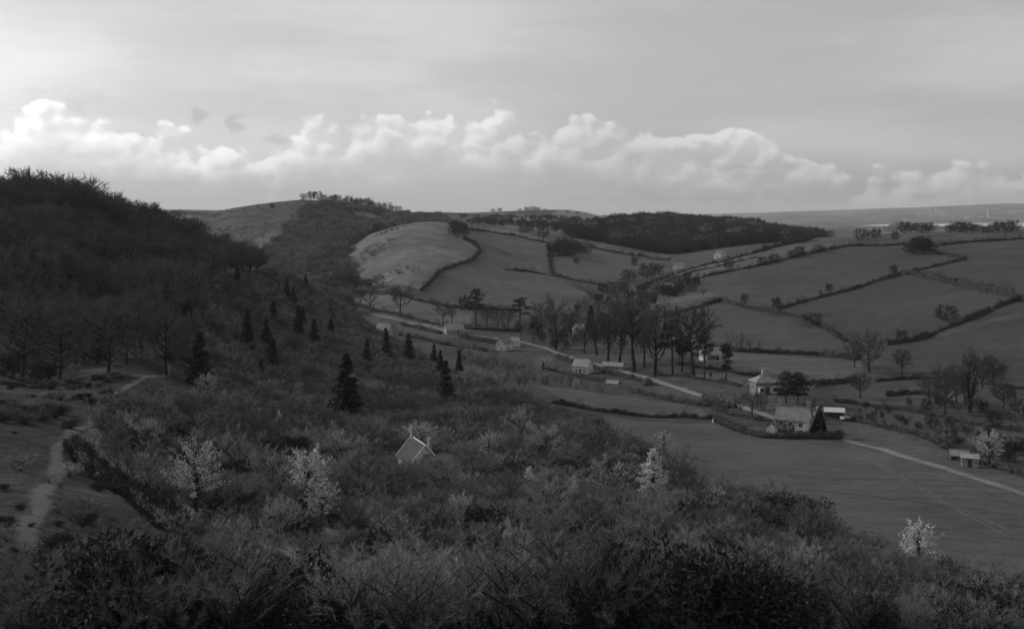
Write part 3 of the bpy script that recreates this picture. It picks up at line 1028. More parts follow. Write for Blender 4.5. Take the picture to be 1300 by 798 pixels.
plant('yew', 1040, 553, 38, 'clipped dark yew cone at the farmhouse gable', 'yew_tree', 'yew', None, .95)
plant('yew', 1027, 553, 15, 'small dark evergreen bush against the farmhouse gable', 'evergreen_bush', 'bush', None, 1.2)

# ---- trees of the far hedges and copses
G = 'hedgerow trees on the right hill'
for key, px, py, h, wide, label in [
    ('far2', 1202, 408, 22, 1.3, 'lone spreading tree above the lower hedge of the hill field'),
    ('far0', 1145, 433, 16, 1.0, 'small tree at the lower corner of the hill field hedge'),
    ('far2', 1032, 413, 17, 1.4, 'bushy tree in the hedge below the lower hill field'),
    ('far1', 985, 391, 15, 1.0, 'sapling near the start of the diagonal hill hedge'),
    ('small0', 1018, 379, 8, 1.0, 'low bush, first above the diagonal hill hedge'),
    ('small1', 1042, 374, 9, 1.1, 'low bush, second above the diagonal hill hedge'),
    ('far1', 1053, 371, 12, 1.0, 'sapling above the middle of the diagonal hill hedge'),
    ('far1', 1134, 349, 14, .9, 'sapling at the top junction of the hill hedges'),
    ('far3', 945, 384, 12, 1.0, 'tiny tree standing out in the upper field'),
    ('far0', 968, 337, 13, 1.1, 'first of the small trees on the ridge hedge'),
    ('far2', 982, 334, 13, 1.1, 'second of the small trees on the ridge hedge'),
    ('far0', 1005, 328, 12, 1.1, 'third of the small trees on the ridge hedge'),
    ('far1', 1015, 325, 14, 1.1, 'fourth and tallest of the small trees on the ridge hedge'),
    ('far2', 1040, 320, 10, 1.5, 'wide low tree on the ridge hedge'),
    ('far0', 925, 342, 14, 1.2, 'tree beside the hill lane below the dark wood'),
    ('far2', 1095, 305, 16, 1.3, 'wide tree at the ridge below the skyline trees'),
    ('far1', 1112, 304, 15, 1.1, 'slim tree at the ridge below the skyline trees'),
    ('far3', 1137, 305, 12, 1.0, 'small tree nearest the square copse on the ridge'),
]:
    plant(key, px, py, h, label, 'hedgerow_tree', 'tree', G, wide, 300)
for k, (px, py, h) in enumerate([(1153, 322, 16), (1160, 323, 20), (1167, 323, 23), (1174, 322, 21), (1181, 321, 17), (1164, 319, 18), (1172, 318, 20)]):
    plant('far%d' % (k % 4), px, py, h, 'dark tree of the square copse between two hill fields', 'copse_tree', 'tree', 'square copse on the right hill', 1.0, 500)
for k, px in enumerate([1128, 1136, 1143, 1150, 1156, 1163, 1171, 1178, 1186, 1206, 1214, 1221, 1228, 1236, 1243, 1252, 1260, 1268, 1276, 1284]):
    h = [10, 12, 14, 15, 13, 12, 14, 13, 10, 12, 14, 13, 15, 12, 10, 9, 12, 14, 15, 16][k]
    plant('far%d' % (k % 4), px, 296 - (k % 3), h, ORD[k] + ' tree from the left in the skyline row before the distant water', 'skyline_tree', 'tree', 'skyline trees before the water', 1.5, 1100)

G = 'trees in the middle distance'
for key, px, py, h, wide, label in [
    ('far2', 798, 358, 17, 1.2, 'round dark tree at the bend of the hill lane'),
    ('far0', 821, 354, 22, 1.1, 'taller dark tree at the bend of the hill lane'),
    ('far1', 836, 350, 16, 1.1, 'small dark tree under the dark wood by the lane'),
    ('far2', 780, 374, 18, 1.6, 'wide dark tree at the foot of the east field'),
    ('far1', 766, 372, 14, 1.2, 'bushy tree next to the wide one below the east field'),
    ('far3', 862, 372, 14, 1.2, 'bushy tree on the slope under the hill lane'),
    ('far0', 846, 376, 13, 1.3, 'low tree on the slope under the hill lane'),
    ('far2', 826, 384, 13, 1.2, 'low tree at the foot of the slope under the hill lane'),
    ('far1', 732, 335, 8, 1.3, 'little bush in the east field'),
    ('far1', 806, 339, 14, .8, 'slim tree in the corner of the east field'),
    ('far1', 582, 302, 24, .85, 'dark tree at the top corner of the gorse pasture'),
    ('far0', 577, 298, 20, .9, 'tree behind the dark one at the top of the gorse pasture'),
    ('far3', 590, 300, 16, .9, 'small dark tree where the pasture hedge begins'),
    ('far2', 480, 365, 17, 1.1, 'bare tree at the foot of the gorse pasture'),
    ('far0', 451, 364, 18, 1.1, 'bare tree near the white cottage below the far hill'),
    ('far1', 466, 367, 14, 1.1, 'small bare tree at the foot of the gorse pasture'),
    ('far1', 503, 376, 12, 1.4, 'bushy tree in the hedge over the pale strip field'),
    ('far0', 590, 396, 22, .8, 'slim tree in the hedge under the long field'),
    ('far0', 690, 304, 27, .75, 'tall dark tree on the ridge beside the hilltop field'),
    ('far1', 704, 296, 14, .9, 'tree on the slope of the hilltop field'),
    ('far2', 719, 291, 12, 1.1, 'tree at the edge of the hilltop field near the dark wood'),
    ('far3', 672, 296, 14, 1.0, 'tree over the long field hedge'),
    ('far0', 664, 297, 12, 1.1, 'lower tree over the long field hedge'),
    ('far1', 346, 266, 9, .9, 'lone tiny tree on the bare flank of the far hill'),
]:
    plant(key, px, py, h, label, 'distant_tree', 'tree', G, wide, 500)
for k, (px, py, h) in enumerate([(702, 322, 16), (709, 323, 19), (716, 324, 20), (723, 324, 19), (730, 324, 18), (738, 323, 15), (745, 323, 12), (713, 318, 18), (721, 318, 18), (733, 319, 15)]):
    plant('far%d' % (k % 4), px, py, h, 'dark tree of the low copse above the east field', 'copse_tree', 'tree', 'low copse above the east field', 1.1, 800)
for k, (px, h) in enumerate([(386, 6), (395, 8), (403, 8), (412, 6), (421, 7), (428, 9), (436, 7), (443, 10), (449, 9), (456, 11), (463, 12), (470, 11), (477, 10), (484, 8), (491, 9), (499, 6), (506, 6)]):
    plant('far%d' % (k % 4), px, 254, h * 1.5, ORD[k] + ' tree from the left in the skyline row on the far hill', 'hilltop_tree', 'tree', 'skyline trees on the far hill', 1.1, 1500)
for k, (px, h) in enumerate([(626, 5), (634, 6), (660, 5), (669, 7), (676, 8), (683, 7), (692, 5), (720, 5), (733, 5)]):
    plant('far%d' % (k % 4), px, 260, h, ORD[k] + ' tiny skyline tree from the left, between far hill and dark wood', 'skyline_tree', 'tree', 'tiny skyline trees behind the hilltop field', 1.3, 1700)

# ---- first ranks of the dark wood on the left hill
G = 'bare trees at the foot of the left hill wood'
for key, px, py, h, wide, label in [
    ('wood2', 76, 490, 105, .95, 'big bare tree with dark straight trunk by the track'),
    ('bare0', 137, 478, 98, 1.0, 'big spreading bare tree in the middle of the wood front'),
    ('wood3', 211, 476, 92, .85, 'bare tree standing alone at the clearing'),
    ('wood1', 242, 414, 86, .8, 'tall bare tree at the upper end of the clearing'),
    ('bare0', 268, 372, 64, .85, 'bare tree at the crest where the wood ends'),
    ('wood1', 28, 484, 110, .9, 'bare tree nearest the picture edge at the wood front'),
    ('bare0', 50, 470, 95, .9, 'bare tree behind the big straight trunk by the track'),
    ('wood3', 98, 462, 88, .9, 'bare tree between the straight trunk and the spreading one'),
    ('wood2', 118, 458, 85, .9, 'bare tree just behind the spreading one at the wood front'),
    ('wood1', 160, 462, 84, .9, 'slim bare tree just past the spreading one'),
    ('bare0', 180, 446, 80, .9, 'bare tree in the second rank, towards the clearing'),
    ('wood2', 200, 430, 76, .9, 'bare tree half way up the wood edge over the clearing'),
    ('wood3', 222, 402, 74, .9, 'bare tree on the wood edge below the crest'),
    ('wood2', 285, 344, 34, 1.2, 'round topped bare tree on the crest at the end of the wood'),
]:
    plant(key, px, py, h, label, 'bare_tree', 'tree', G, wide, 60)
for k, (px, h) in enumerate([(8, 44), (22, 46), (38, 42), (52, 40), (66, 44), (82, 38), (98, 40), (112, 46), (128, 40), (142, 38), (156, 38), (170, 34), (184, 36), (198, 40), (212, 38), (226, 36), (240, 32), (254, 34), (268, 36)]):
    plant('wood%d' % (k % 4), px, 225, h * (.85 + .3 * ((k * 7) % 5) / 4), ORD[k] + ' tree from the left along the skyline of the dark hill', 'crest_tree', 'tree', 'skyline trees on the left hill', .95, 380, 620)

# ---- blossom and pale trees of the foreground
G = 'trees in pale blossom'
for key, px, py, h, wide, nm, label in [
    ('blossom0', 391, 640, 76, .95, 'blossom_tree', 'round tree in white blossom over the nearest coppice'),
    ('blossomcone', 829, 645, 76, .95, 'blossom_tree', 'brightest blossom tree, cone shaped, below the big meadow'),
    ('blossom1', 843, 575, 30, 1.0, 'blossom_tree', 'dull flowering tree just above the bright cone shaped one'),
    ('blossom1', 262, 504, 32, 1.0, 'blossom_bush', 'wide pale bush at the foot of the tall conifer'),
    ('blossom1', 250, 650, 95, .85, 'blossom_tree', 'pale flowering tree with crooked boughs near the hedge bank'),
    ('blossom1', 530, 572, 38, 1.5, 'blossom_tree', 'broad flowering tree behind the cottage chimney'),
    ('blossom0', 594, 606, 18, 1.9, 'blossom_bush', 'low white flowering bush beside the cottage garden'),
    ('blossom1', 620, 585, 40, .8, 'blossom_tree', 'dull flowering tree in the coppice beyond the cottage garden'),
    ('blossomcone', 672, 632, 40, .9, 'blossom_tree', 'slender pale blossom tree in the middle of the coppice'),
    ('blossom0', 696, 634, 22, 1.0, 'blossom_bush', 'small white bush beside the slender blossom tree'),
    ('blossomcone', 729, 640, 30, .9, 'blossom_bush', 'small bright pointed blossom bush'),
    ('blossomcone', 354, 540, 20, .8, 'blossom_bush', 'tiny lone white bush up in the dark coppice'),
    ('blossom1', 910, 660, 45, .8, 'blossom_tree', 'dull flowering tree at the lower meadow edge'),
    ('blossom0', 1166, 738, 82, .8, 'blossom_tree', 'white blossom tree standing alone at the bottom of the meadow'),
    ('blossom1', 1256, 590, 46, .95, 'blossom_tree', 'pale blossom tree by the road shed'),
    ('blossom1', 690, 470, 18, 1.5, 'blossom_bush', 'dull flowering orchard bush below the lane'),
    ('blossom1', 410, 668, 60, .9, 'blossom_tree', 'dull flowering tree under the round white one'),
    ('blossom1', 582, 668, 44, 1.0, 'blossom_bush', 'dull pale bush low in the coppice'),
]:
    plant(key, px, py, h, label, nm, 'blossom tree' if nm.endswith('tree') else 'bush', G, wide)
G = 'bare trees and bushes of the near slope'
for key, px, py, h, wide, label in [
    ('small0', 598, 575, 48, .85, 'round crowned bare tree beyond the cottage garden'),
    ('small1', 985, 668, 64, .95, 'dark bare tree with crooked boughs at the meadow edge'),
    ('small2', 1040, 692, 62, .95, 'dark bushy tree at the lower corner of the meadow'),
    ('small0', 150, 600, 56, .9, 'bare tree with forked stems just behind the hedge bank'),
    ('small2', 190, 628, 60, .9, 'bare tree with splayed stems behind the hedge bank'),
    ('small1', 120, 585, 42, .9, 'smaller bare tree at the upper end of the hedge bank'),
    ('palesmall0', 880, 715, 52, .9, 'pale bare bush at the bottom edge'),
    ('palesmall1', 640, 712, 52, 1.0, 'pale bare bush at the bottom, below the slender blossom tree'),
    ('palesmall0', 700, 720, 50, 1.0, 'pale bare bush at the bottom, next to a darker gap'),
    ('palesmall1', 500, 705, 56, .95, 'pale bare bush at the bottom, below the cottage'),
    ('palesmall0', 590, 700, 44, .95, 'pale bare bush at the bottom between two others'),
    ('palesmall1', 310, 705, 50, .95, 'pale bare bush on the near bank'),
    ('thicket1', 260, 700, 46, 1.0, 'dark bare bush where the hedge bank ends'),
    ('thicket0', 230, 690, 42, 1.0, 'dark bush at the lower end of the hedge bank'),
    ('thicket0', 105, 668, 36, 1.1, 'scrubby bush on the grassy bank by the track'),
    ('thicket1', 140, 690, 32, 1.1, 'lower scrubby bush on the grassy bank by the track'),
    ('small1', 78, 524, 20, 1.6, 'dark low bush beside the track bend'),
    ('small2', 130, 535, 36, 1.0, 'bare thicket inside the track bend'),
    ('small0', 160, 530, 40, 1.0, 'second bare thicket inside the track bend'),
    ('small1', 950, 700, 50, 1.0, 'bare bush at the bottom near the meadow corner'),
    ('small2', 770, 725, 56, 1.0, 'dark bare bush at the bottom below the bright blossom cone'),
]:
    plant(key, px, py, h, label, 'bare_bush', 'bush', G, wide)


for k, (px, py, h) in enumerate([(300, 600, 58), (330, 570, 46), (345, 625, 60), (440, 600, 52), (470, 570, 44), (470, 640, 62), (505, 625, 50), (560, 640, 58), (610, 625, 56),
                                   (640, 600, 48), (655, 560, 44), (690, 585, 50), (720, 570, 42), (760, 600, 52), (775, 640, 62), (790, 575, 40), (860, 620, 56), (880, 650, 60), (930, 655, 54),
                                   (700, 660, 62), (640, 650, 56), (380, 545, 34), (300, 530, 36), (415, 585, 44), (540, 680, 64), (450, 690, 66), (350, 690, 60), (820, 690, 62), (580, 600, 40), (735, 690, 58),
                                   (215, 560, 46), (180, 575, 48), (270, 560, 44), (240, 540, 36)]):
    plant(['tree0', 'tree1', 'thicket2', 'tree2', 'tree0', 'tree1', 'palesmall1', 'tree2'][k % 8], px, py, h, 'bare tree standing up out of the near thicket', 'bare_tree', 'tree', 'bare trees standing out of the near thicket', .85 + .06 * (k % 5))


# ---------------------------------------------------------------- hedges
def hedge(label, pts, h=1.8, w=1.6, ymin=200.0, material='hedge', name='hedge', rough=1.35, group='field hedges', cat='hedge', fluff=1.0):
    P = [at(px, py, ymin)[:2] for px, py in pts]
    dist = float(np.mean([p[1] for p in P]))
    step = float(np.clip(dist / 420, 0.45, 2.5))
    r = random.Random(int(pts[0][0] * 7 + pts[0][1] * 13))
    S = [P[0]]
    for a, b in zip(P[:-1], P[1:]):
        n = max(1, int(np.linalg.norm(b - a) / step))
        for k in range(1, n + 1):
            S.append(a + (b - a) * k / n)
    S = np.array(S)
    for _ in range(3):
        S[1:-1] = 0.25 * S[:-2] + 0.5 * S[1:-1] + 0.25 * S[2:]
    T = np.gradient(S, axis=0)
    T /= np.linalg.norm(T, axis=1)[:, None] + 1e-9
    N = np.stack([-T[:, 1], T[:, 0]], 1)
    mb = MB()
    zg = ground_z_many(S[:, 0], S[:, 1])
    ring = 7
    i0 = 0
    sh = [(-.40, -.15), (-.44, .28), (-.30, .58), (0, .74), (.30, .58), (.44, .28), (.40, -.15)]
    hs = []
    gap0 = r.uniform(.2, .8) * step * len(S) if step * len(S) > 90 else -99
    for k in range(len(S)):
        n1 = float(vnoise(np.array(k * step / 5.0 + pts[0][0]), np.array(3.3)))
        n2 = float(vnoise(np.array(k * step / 1.6 + pts[0][0]), np.array(8.1)))
        n3 = float(vnoise(np.array(k * step / 17.0 + pts[0][1]), np.array(5.7)))
        hh = h * max(.22, 1 + rough * (0.6 * n1 + .5 * n2 + .8 * n3))
        ww = w * max(.45, 1 + rough * (0.5 * n1 - .4 * n2))
        if gap0 < k * step < gap0 + 3.2:
            hh *= .12
        hs.append((hh, ww))
        for a, b in sh:
            q = S[k] + N[k] * a * ww * r.uniform(.8, 1.15)
            mb.v.append((q[0] + r.uniform(-.1, .1) * step, q[1] + r.uniform(-.1, .1) * step, ground_z(q[0], q[1]) + hh * b * r.uniform(.85, 1.08)))
    for k in range(len(S) - 1):
        for j in range(ring - 1):
            mb.f.append((k * ring + j, k * ring + j + 1, (k + 1) * ring + j + 1, (k + 1) * ring + j))
    mb.f.append(tuple(range(ring)))
    mb.f.append(tuple((len(S) - 1) * ring + j for j in reversed(range(ring))))
    per = max(9, int(30 * fluff * min(1, 500 / dist)))
    bl = max(.4, dist / 900)
    k = r.randrange(4, 14)
    while k < len(S):                                   # bushier growth here and there
        hh, ww = hs[k]
        rb = h * r.uniform(.5, 1.15)
        hb = h * r.uniform(.9, 1.9)
        for _ in range(int(per * 4.5)):
            u = rv(r)
            u = u / (np.linalg.norm(u) + 1e-9) * r.random() ** .5
            q = np.array([S[k][0], S[k][1], zg[k] + hb * .55]) + u * np.array([rb, rb, hb * .55])
            blade(mb, q, u + rv(r) * .6 + np.array([0, 0, .5]), bl * r.uniform(.6, 1.4), bl * .26 * r.uniform(.6, 1.3), r)
        k += max(3, int(r.uniform(5, 26) / step))
    for k in range(len(S)):
        hh, ww = hs[k]
        for _ in range(per):
            a = r.uniform(-.55, .55)
            q = S[k] + N[k] * a * ww + T[k] * r.uniform(-.5, .5) * step
            z = zg[k] + hh * r.uniform(.15, .85) * (1 - .6 * abs(a))
            d = np.array([N[k][0] * a * 2, N[k][1] * a * 2, .9]) + rv(r) * .7
            blade(mb, np.array([q[0], q[1], z]), d, bl * r.uniform(.6, 1.5), bl * .28 * r.uniform(.6, 1.3), r)
    o = mb.build(name, M[material])
    tag(o, label, cat, group)
    return o


for label, pts, h, w, ymin in [
    ('straight diagonal hedge across the right hill fields', [(976, 394.5), (1015, 384.5), (1060, 373), (1100, 361.5), (1143, 349)], 2.2, 2.2, 300),
    ('tall thick hedge running down to the picture edge on the right hill', [(1146, 347), (1165, 350), (1189, 355), (1236, 367), (1330, 392)], 5.5, 4.5, 300),
    ('short hedge between the upper field and the corner field', [(1146, 347.5), (1165, 343), (1195, 336.5), (1226, 329.5)], 2.4, 2.4, 300),
    ('short hedge from the square copse to the corner field', [(1226, 329), (1205, 325), (1184, 320)], 2.4, 2.4, 400),
    ('top hedge of the corner field under the skyline trees', [(1180, 314), (1215, 309), (1250, 306.5), (1330, 302)], 3.6, 3.0, 500),
    ('long curving hedge along the bottom of the hill field', [(1126, 438), (1158, 433.5), (1203, 416), (1240, 402), (1330, 372)], 3.0, 2.8, 300),
    ('hedge bounding the lower field, stepping down to the big corner tree', [(915, 382), (960, 394), (1000, 400), (1026, 407), (1050, 419), (1074, 434)], 3.0, 2.8, 300),
    ('hedge climbing from the valley trees to the field junction', [(800, 412), (847, 401.5), (880, 392), (915, 382)], 2.8, 2.6, 300),
    ('long hedge along the top of the upper field', [(869, 357.5), (916, 347.5), (960, 338.5), (1000, 329), (1032, 321.5), (1078, 312.5), (1147, 311)], 3.0, 2.6, 500),
    ('lower hedge of the hill lane', [(816, 368), (850, 356), (872, 347.5), (915, 338), (960, 327)], 2.2, 2.0, 500),
    ('upper hedge of the hill lane', [(810, 366), (850, 350), (872, 343), (915, 333), (960, 321)], 2.4, 2.0, 500),
    ('faint hedge continuing the lane along the ridge', [(960, 321.5), (1000, 311), (1026, 306), (1060, 300.5), (1098, 297)], 2.4, 2.0, 600),
    ('hedge along the far side of the valley field', [(895, 441), (927, 446), (960, 447.5), (1000, 449), (1040, 451), (1090, 457)], 2.6, 2.4, 200),
    ('hedge behind the villa', [(862, 462), (889, 467), (933, 473.5), (969, 479)], 1.9, 1.8, 200),
    ('hedge below the lone shelf pine', [(830, 477), (862, 477.5), (903, 484), (940, 490)], 1.6, 1.6, 200),
    ('thick dark hedge along the top of the big meadow', [(700, 511), (724, 515), (763, 522.5), (808, 527.5), (866, 529.5), (903, 532)], 2.6, 2.4, 200),
    ('hedge between lane and orchard field', [(800, 497), (815, 501), (847, 508), (886, 515), (926, 518)], 2.0, 1.9, 200),
    ('hedge on the upper side of the lane field', [(438, 385.5), (479, 395), (528, 406), (559, 413), (600, 418), (660, 421)], 2.6, 2.4, 400),
    ('hedge between gorse pasture and pale strip field', [(446, 370.5), (501, 374), (528, 381), (570, 390), (602, 392.5), (650, 394)], 3.4, 3.0, 400),
    ('curved hedge on the lower edge of the gorse pasture', [(534, 369.5), (543, 362), (550, 355), (559, 344.5), (580, 336), (600, 330.5), (610, 319), (603, 309), (589, 304)], 3.2, 3.0, 500),
    ('hedge along the top of the long field', [(589, 291), (620, 294.5), (650, 299), (695, 309)], 3.4, 3.0, 800),
    ('hedge below the ridge strip towards the dark wood', [(742, 309), (756, 316), (790, 321.5), (816, 326), (850, 331)], 3.6, 3.0, 800),
    ('hedge at the foot of the east field', [(640, 342), (670, 345), (703, 350), (731, 356), (770, 363)], 3.4, 3.0, 600),
    ('short hedge at the upper side of the east field', [(695, 326), (710, 325), (728, 322.5)], 3.0, 2.8, 600),
    ('hedge dividing the long field from the east field', [(696, 312), (698, 325), (699, 340), (703, 349)], 2.8, 2.6, 700),
    ('hedge on the near side of the valley field', [(1005, 491), (1028, 489), (1060, 486.5), (1090, 484)], 2.4, 2.2, 200),
    ('hedge below the edge field', [(1112, 484), (1150, 481), (1193, 480), (1240, 487), (1330, 500)], 2.8, 2.6, 200),
    ('dark hedge above the damp field', [(1060, 510), (1085, 512.5), (1144, 520), (1186, 528), (1208, 534), (1250, 541), (1330, 552)], 1.9, 1.8, 200),
    ('overgrown hedge between the damp field and the road verge', [(1076, 531), (1105, 538), (1135, 546), (1165, 552), (1186, 560), (1212, 574), (1240, 587), (1340, 615)], 2.2, 2.8, 150),
    ('hedge in the middle of the paddock', [(1125, 503), (1150, 500), (1175, 500), (1190, 504)], 2.4, 2.2, 200),
    ('garden hedge along the lane by the farmhouse', [(905, 519), (930, 527), (955, 532), (978, 535)], 1.6, 1.7, 200),
    ('hedge below the cottage gardens', [(500, 423), (530, 430), (560, 437), (600, 443), (630, 448)], 1.8, 1.8, 300),
    ('overgrown hedge hiding the lane below the first cottages', [(505, 412), (525, 416), (545, 420.5), (560, 424)], 3.4, 2.4, 300),
    ('overgrown hedge hiding the lane before the white cottage', [(585, 428), (610, 433), (632, 437)], 3.4, 2.4, 300),
    ('bushy hedge hiding the lane by the pale roofed cottage', [(708, 455), (740, 464), (770, 474), (800, 481), (826, 488)], 3.4, 2.4, 300),
    ('bushy hedge hiding the lane near the garden trees', [(893, 508), (912, 513), (934, 518)], 3.4, 2.2, 200),
    ('garden hedge under the pale roofed cottage', [(690, 468), (720, 475), (750, 482), (785, 488)], 2.0, 2.0, 300),
]:
    hedge(label, pts, h * .8, w * .75, ymin)
hedge('thick rounded garden hedge wrapped round the farmhouse front', [(909, 534), (926, 542), (944, 549), (970, 555), (1000, 556.5), (1030, 556), (1050, 556), (1068, 556)], 2.3, 2.6, 150, rough=.8, fluff=1.4)
hedge('dark hedge bank dropping beside the track', [(93, 568), (105, 585), (125, 602), (150, 620), (180, 640), (205, 658), (220, 675)], 1.5, 1.8, 40, fluff=2.0, rough=.8)

# ---------------------------------------------------------------- woods and undergrowth that nobody could count
SRC = bpy.data.collections.new('plant_kinds')


def source(keys):
    """a collection of plants that a scatter draws from"""
    c = bpy.data.collections.new('kinds_' + '_'.join(keys)[:40])
    for i, k in enumerate(keys):
        tr, cr = PROTO[k]
        me = join([tr, cr])
        o = bpy.data.objects.new('kind_%02d_%s' % (i, k), me)
        c.objects.link(o)
    return c


def join(meshes):
    vs, fs, ms, mi = [], [], [], []
    off = 0
    for k, me in enumerate(meshes):
        co = np.empty(len(me.vertices) * 3, np.float32)
        me.vertices.foreach_get('co', co)
        vs.append(co.reshape(-1, 3))
        for p in me.polygons:
            fs.append([v + off for v in p.vertices])
            mi.append(k)
        off += len(me.vertices)
        ms.append(me.materials[0])
    out = bpy.data.meshes.new('plant')
    out.from_pydata(np.concatenate(vs).tolist(), [], fs)
    for m in ms:
        out.materials.append(m)
    out.polygons.foreach_set('material_index', mi)
    out.update()
    return out


def scatter(name, label, cat, poly, spacing, keys, hmin, hmax, seed, avoid=(), wide=(.85, 1.15), density=None, is_plan=True, ymin=20, sink=.03, near=None):
    r = np.random.default_rng(seed)
    pw = np.array([plan(*p) if is_plan else at(p[0], p[1], ymin)[:2] for p in poly])
    lo, hi = pw.min(0), pw.max(0)
    gx, gy = np.meshgrid(np.arange(lo[0], hi[0], spacing), np.arange(lo[1], hi[1], spacing))
    x = gx.ravel() + r.uniform(-.5, .5, gx.size) * spacing
    y = gy.ravel() + r.uniform(-.5, .5, gx.size) * spacing
    jx, jy = 2.2 * spacing * vnoise(x / (3 * spacing), y / (3 * spacing) + 31), 2.2 * spacing * vnoise(x / (3 * spacing) + 17, y / (3 * spacing))
    ok = inside(pw, x + jx, y + jy)
    for av in avoid:
        ok &= ~inside(av, x, y)
    if density is not None:
        ok &= r.random(x.size) < density(x, y)
    x, y = x[ok], y[ok]
    u = np.abs(x / np.maximum(y, 1))
    keep = u < 0.62
    x, y = x[keep], y[keep]
    n = len(x)
    z = ground_z_many(x, y)
    patch = 0.55 + 0.9 * (vnoise(x / 17 + 3, y / 17) + .5)
    H = r.uniform(hmin, hmax, n) * patch
    if near is not None:
        H *= np.clip(near[0] + (1 - near[0]) * (y - near[1]) / (near[2] - near[1]), near[0], 1)
    me = bpy.data.meshes.new(name)
    me.vertices.add(n)
    me.vertices.foreach_set('co', np.stack([x, y, z - sink * H], 1).astype(np.float32).ravel())
    me.update()
    for nm, typ, arr in (('size', 'FLOAT_VECTOR', np.stack([H / 10 * (ws := r.uniform(wide[0], wide[1], n)), H / 10 * ws, H / 10], 1)),
                         ('turn', 'FLOAT', r.uniform(0, 6.283, n)), ('kind_index', 'INT', r.integers(0, len(keys), n))):
        a = me.attributes.new(nm, typ, 'POINT')
        a.data.foreach_set('vector' if typ == 'FLOAT_VECTOR' else 'value', np.ascontiguousarray(arr, np.int32 if typ == 'INT' else np.float32).ravel())
    o = bpy.data.objects.new(name, me)
    COL.objects.link(o)
    g = bpy.data.node_groups.new('scatter_' + name, 'GeometryNodeTree')
    g.interface.new_socket('Geometry', in_out='INPUT', socket_type='NodeSocketGeometry')
    g.interface.new_socket('Geometry', in_out='OUTPUT', socket_type='NodeSocketGeometry')
    gi, go = g.nodes.new('NodeGroupInput'), g.nodes.new('NodeGroupOutput')
    ip = g.nodes.new('GeometryNodeInstanceOnPoints')
    ci = g.nodes.new('GeometryNodeCollectionInfo')
    ci.inputs['Collection'].default_value = source(keys)
    ci.inputs['Separate Children'].default_value = True
    ci.inputs['Reset Children'].default_value = True
    ip.inputs['Pick Instance'].default_value = True

    def attr(nm, typ):
        a = g.nodes.new('GeometryNodeInputNamedAttribute')
        a.data_type = typ
        a.inputs['Name'].default_value = nm
        return a.outputs['Attribute']
    cx = g.nodes.new('ShaderNodeCombineXYZ')
    g.links.new(attr('turn', 'FLOAT'), cx.inputs['Z'])
    g.links.new(gi.outputs[0], ip.inputs['Points'])
    g.links.new(ci.outputs[0], ip.inputs['Instance'])
    g.links.new(attr('kind_index', 'INT'), ip.inputs['Instance Index'])
    g.links.new(cx.outputs[0], ip.inputs['Rotation'])
    g.links.new(attr('size', 'FLOAT_VECTOR'), ip.inputs['Scale'])
    g.links.new(ip.outputs[0], go.inputs[0])
    md = o.modifiers.new('scatter', 'NODES')
    md.node_group = g
    tag(o, label, cat, kind='stuff')
    print('scatter', name, n)
    return o

def around(px, py, back, front, half, ymin=60):
    """an open patch of ground round a spot: back/front are metres away from / towards the camera"""
    p = at(px, py, ymin)[:2]
    d = p / np.linalg.norm(p)
    s = np.array([d[1], -d[0]])
    return [p - d * front - s * half, p - d * front + s * half, p + d * back + s * half, p + d * back - s * half]


COTTAGE_SPOT = (530, 590)
OPEN = [around(530, 592, 9, 16, 6.5), around(592, 606, 3, 10, 5), around(391, 640, 2, 9, 3.5), around(829, 645, 3, 12, 3), around(250, 650, 2, 6, 3.5), around(262, 504, 3, 9, 6), around(843, 575, 2, 10, 3), around(910, 660, 2, 6, 2.5), around(620, 585, 2, 8, 2.5), around(410, 668, 1, 4, 2),
        around(354, 540, 2, 8, 2), around(672, 632, 2, 6, 2.4), around(729, 640, 2, 6, 2), around(440, 530, 2, 10, 4)]
OPEN += list(FIELD_POLY[k] for k in ('orchard_field', 'lane_field'))
OPEN.append([at(a, b, 20)[:2] for a, b in [(765, 527), (905, 536), (1420, 680), (1420, 745), (1300, 735), (1150, 725), (1075, 700), (960, 640), (870, 590), (800, 560)]])

scatter('coppice', 'bare grey coppice wood covering the near slope', 'wood',
        [(225, 320), (258, 420), (292, 500), (345, 600), (440, 650), (480, 560), (560, 440), (640, 345), (700, 312), (765, 290), (815, 240),
         (835, 215), (250, 150), (235, 165), (205, 180), (255, 215), (300, 240)],
        2.15, ['small0', 'small1', 'small2', 'tree1', 'tree0', 'palesmall0', 'tree0', 'tree1'], 1.6, 4.0, 1, OPEN)
scatter('thicket', 'fine twigged bare thicket on the slope below the camera', 'wood',
        [(130, 125), (205, 180), (250, 155), (835, 215), (870, 200), (960, 165), (1050, 130), (1070, 108), (1420, 112), (1420, 50), (900, 34), (300, 28), (-60, 28), (-60, 47), (160, 52), (250, 58), (235, 75), (205, 95)],
        1.9, ['thicket0', 'thicket1', 'thicket0', 'mound0', 'thicket1', 'thicket2', 'small1', 'mound1'], 1.5, 3.8, 21, OPEN, near=(.65, 50, 150))
scatter('hill_wood', 'dark leafless wood covering the left hill', 'wood',
        [(-260, 235), (60, 245), (140, 275), (205, 315), (235, 370), (265, 440), (292, 510), (345, 600), (300, 650), (-260, 620)],
        7.0, ['wood0', 'wood1', 'wood2', 'wood3', 'bare0'], 8.5, 13.5, 2)
scatter('underwood', 'low bare underwood among the front trees of the left hill', 'wood',
        [(-260, 205), (60, 212), (140, 235), (215, 285), (250, 350), (285, 450), (250, 460), (200, 380), (140, 320), (-260, 290)],
        4.2, ['small0', 'tree0', 'tree1', 'small2', 'mound1'], 1.5, 5.5, 31, density=lambda x, y: np.clip(.35 + 1.2 * vnoise(x / 16, y / 16), .03, .8))
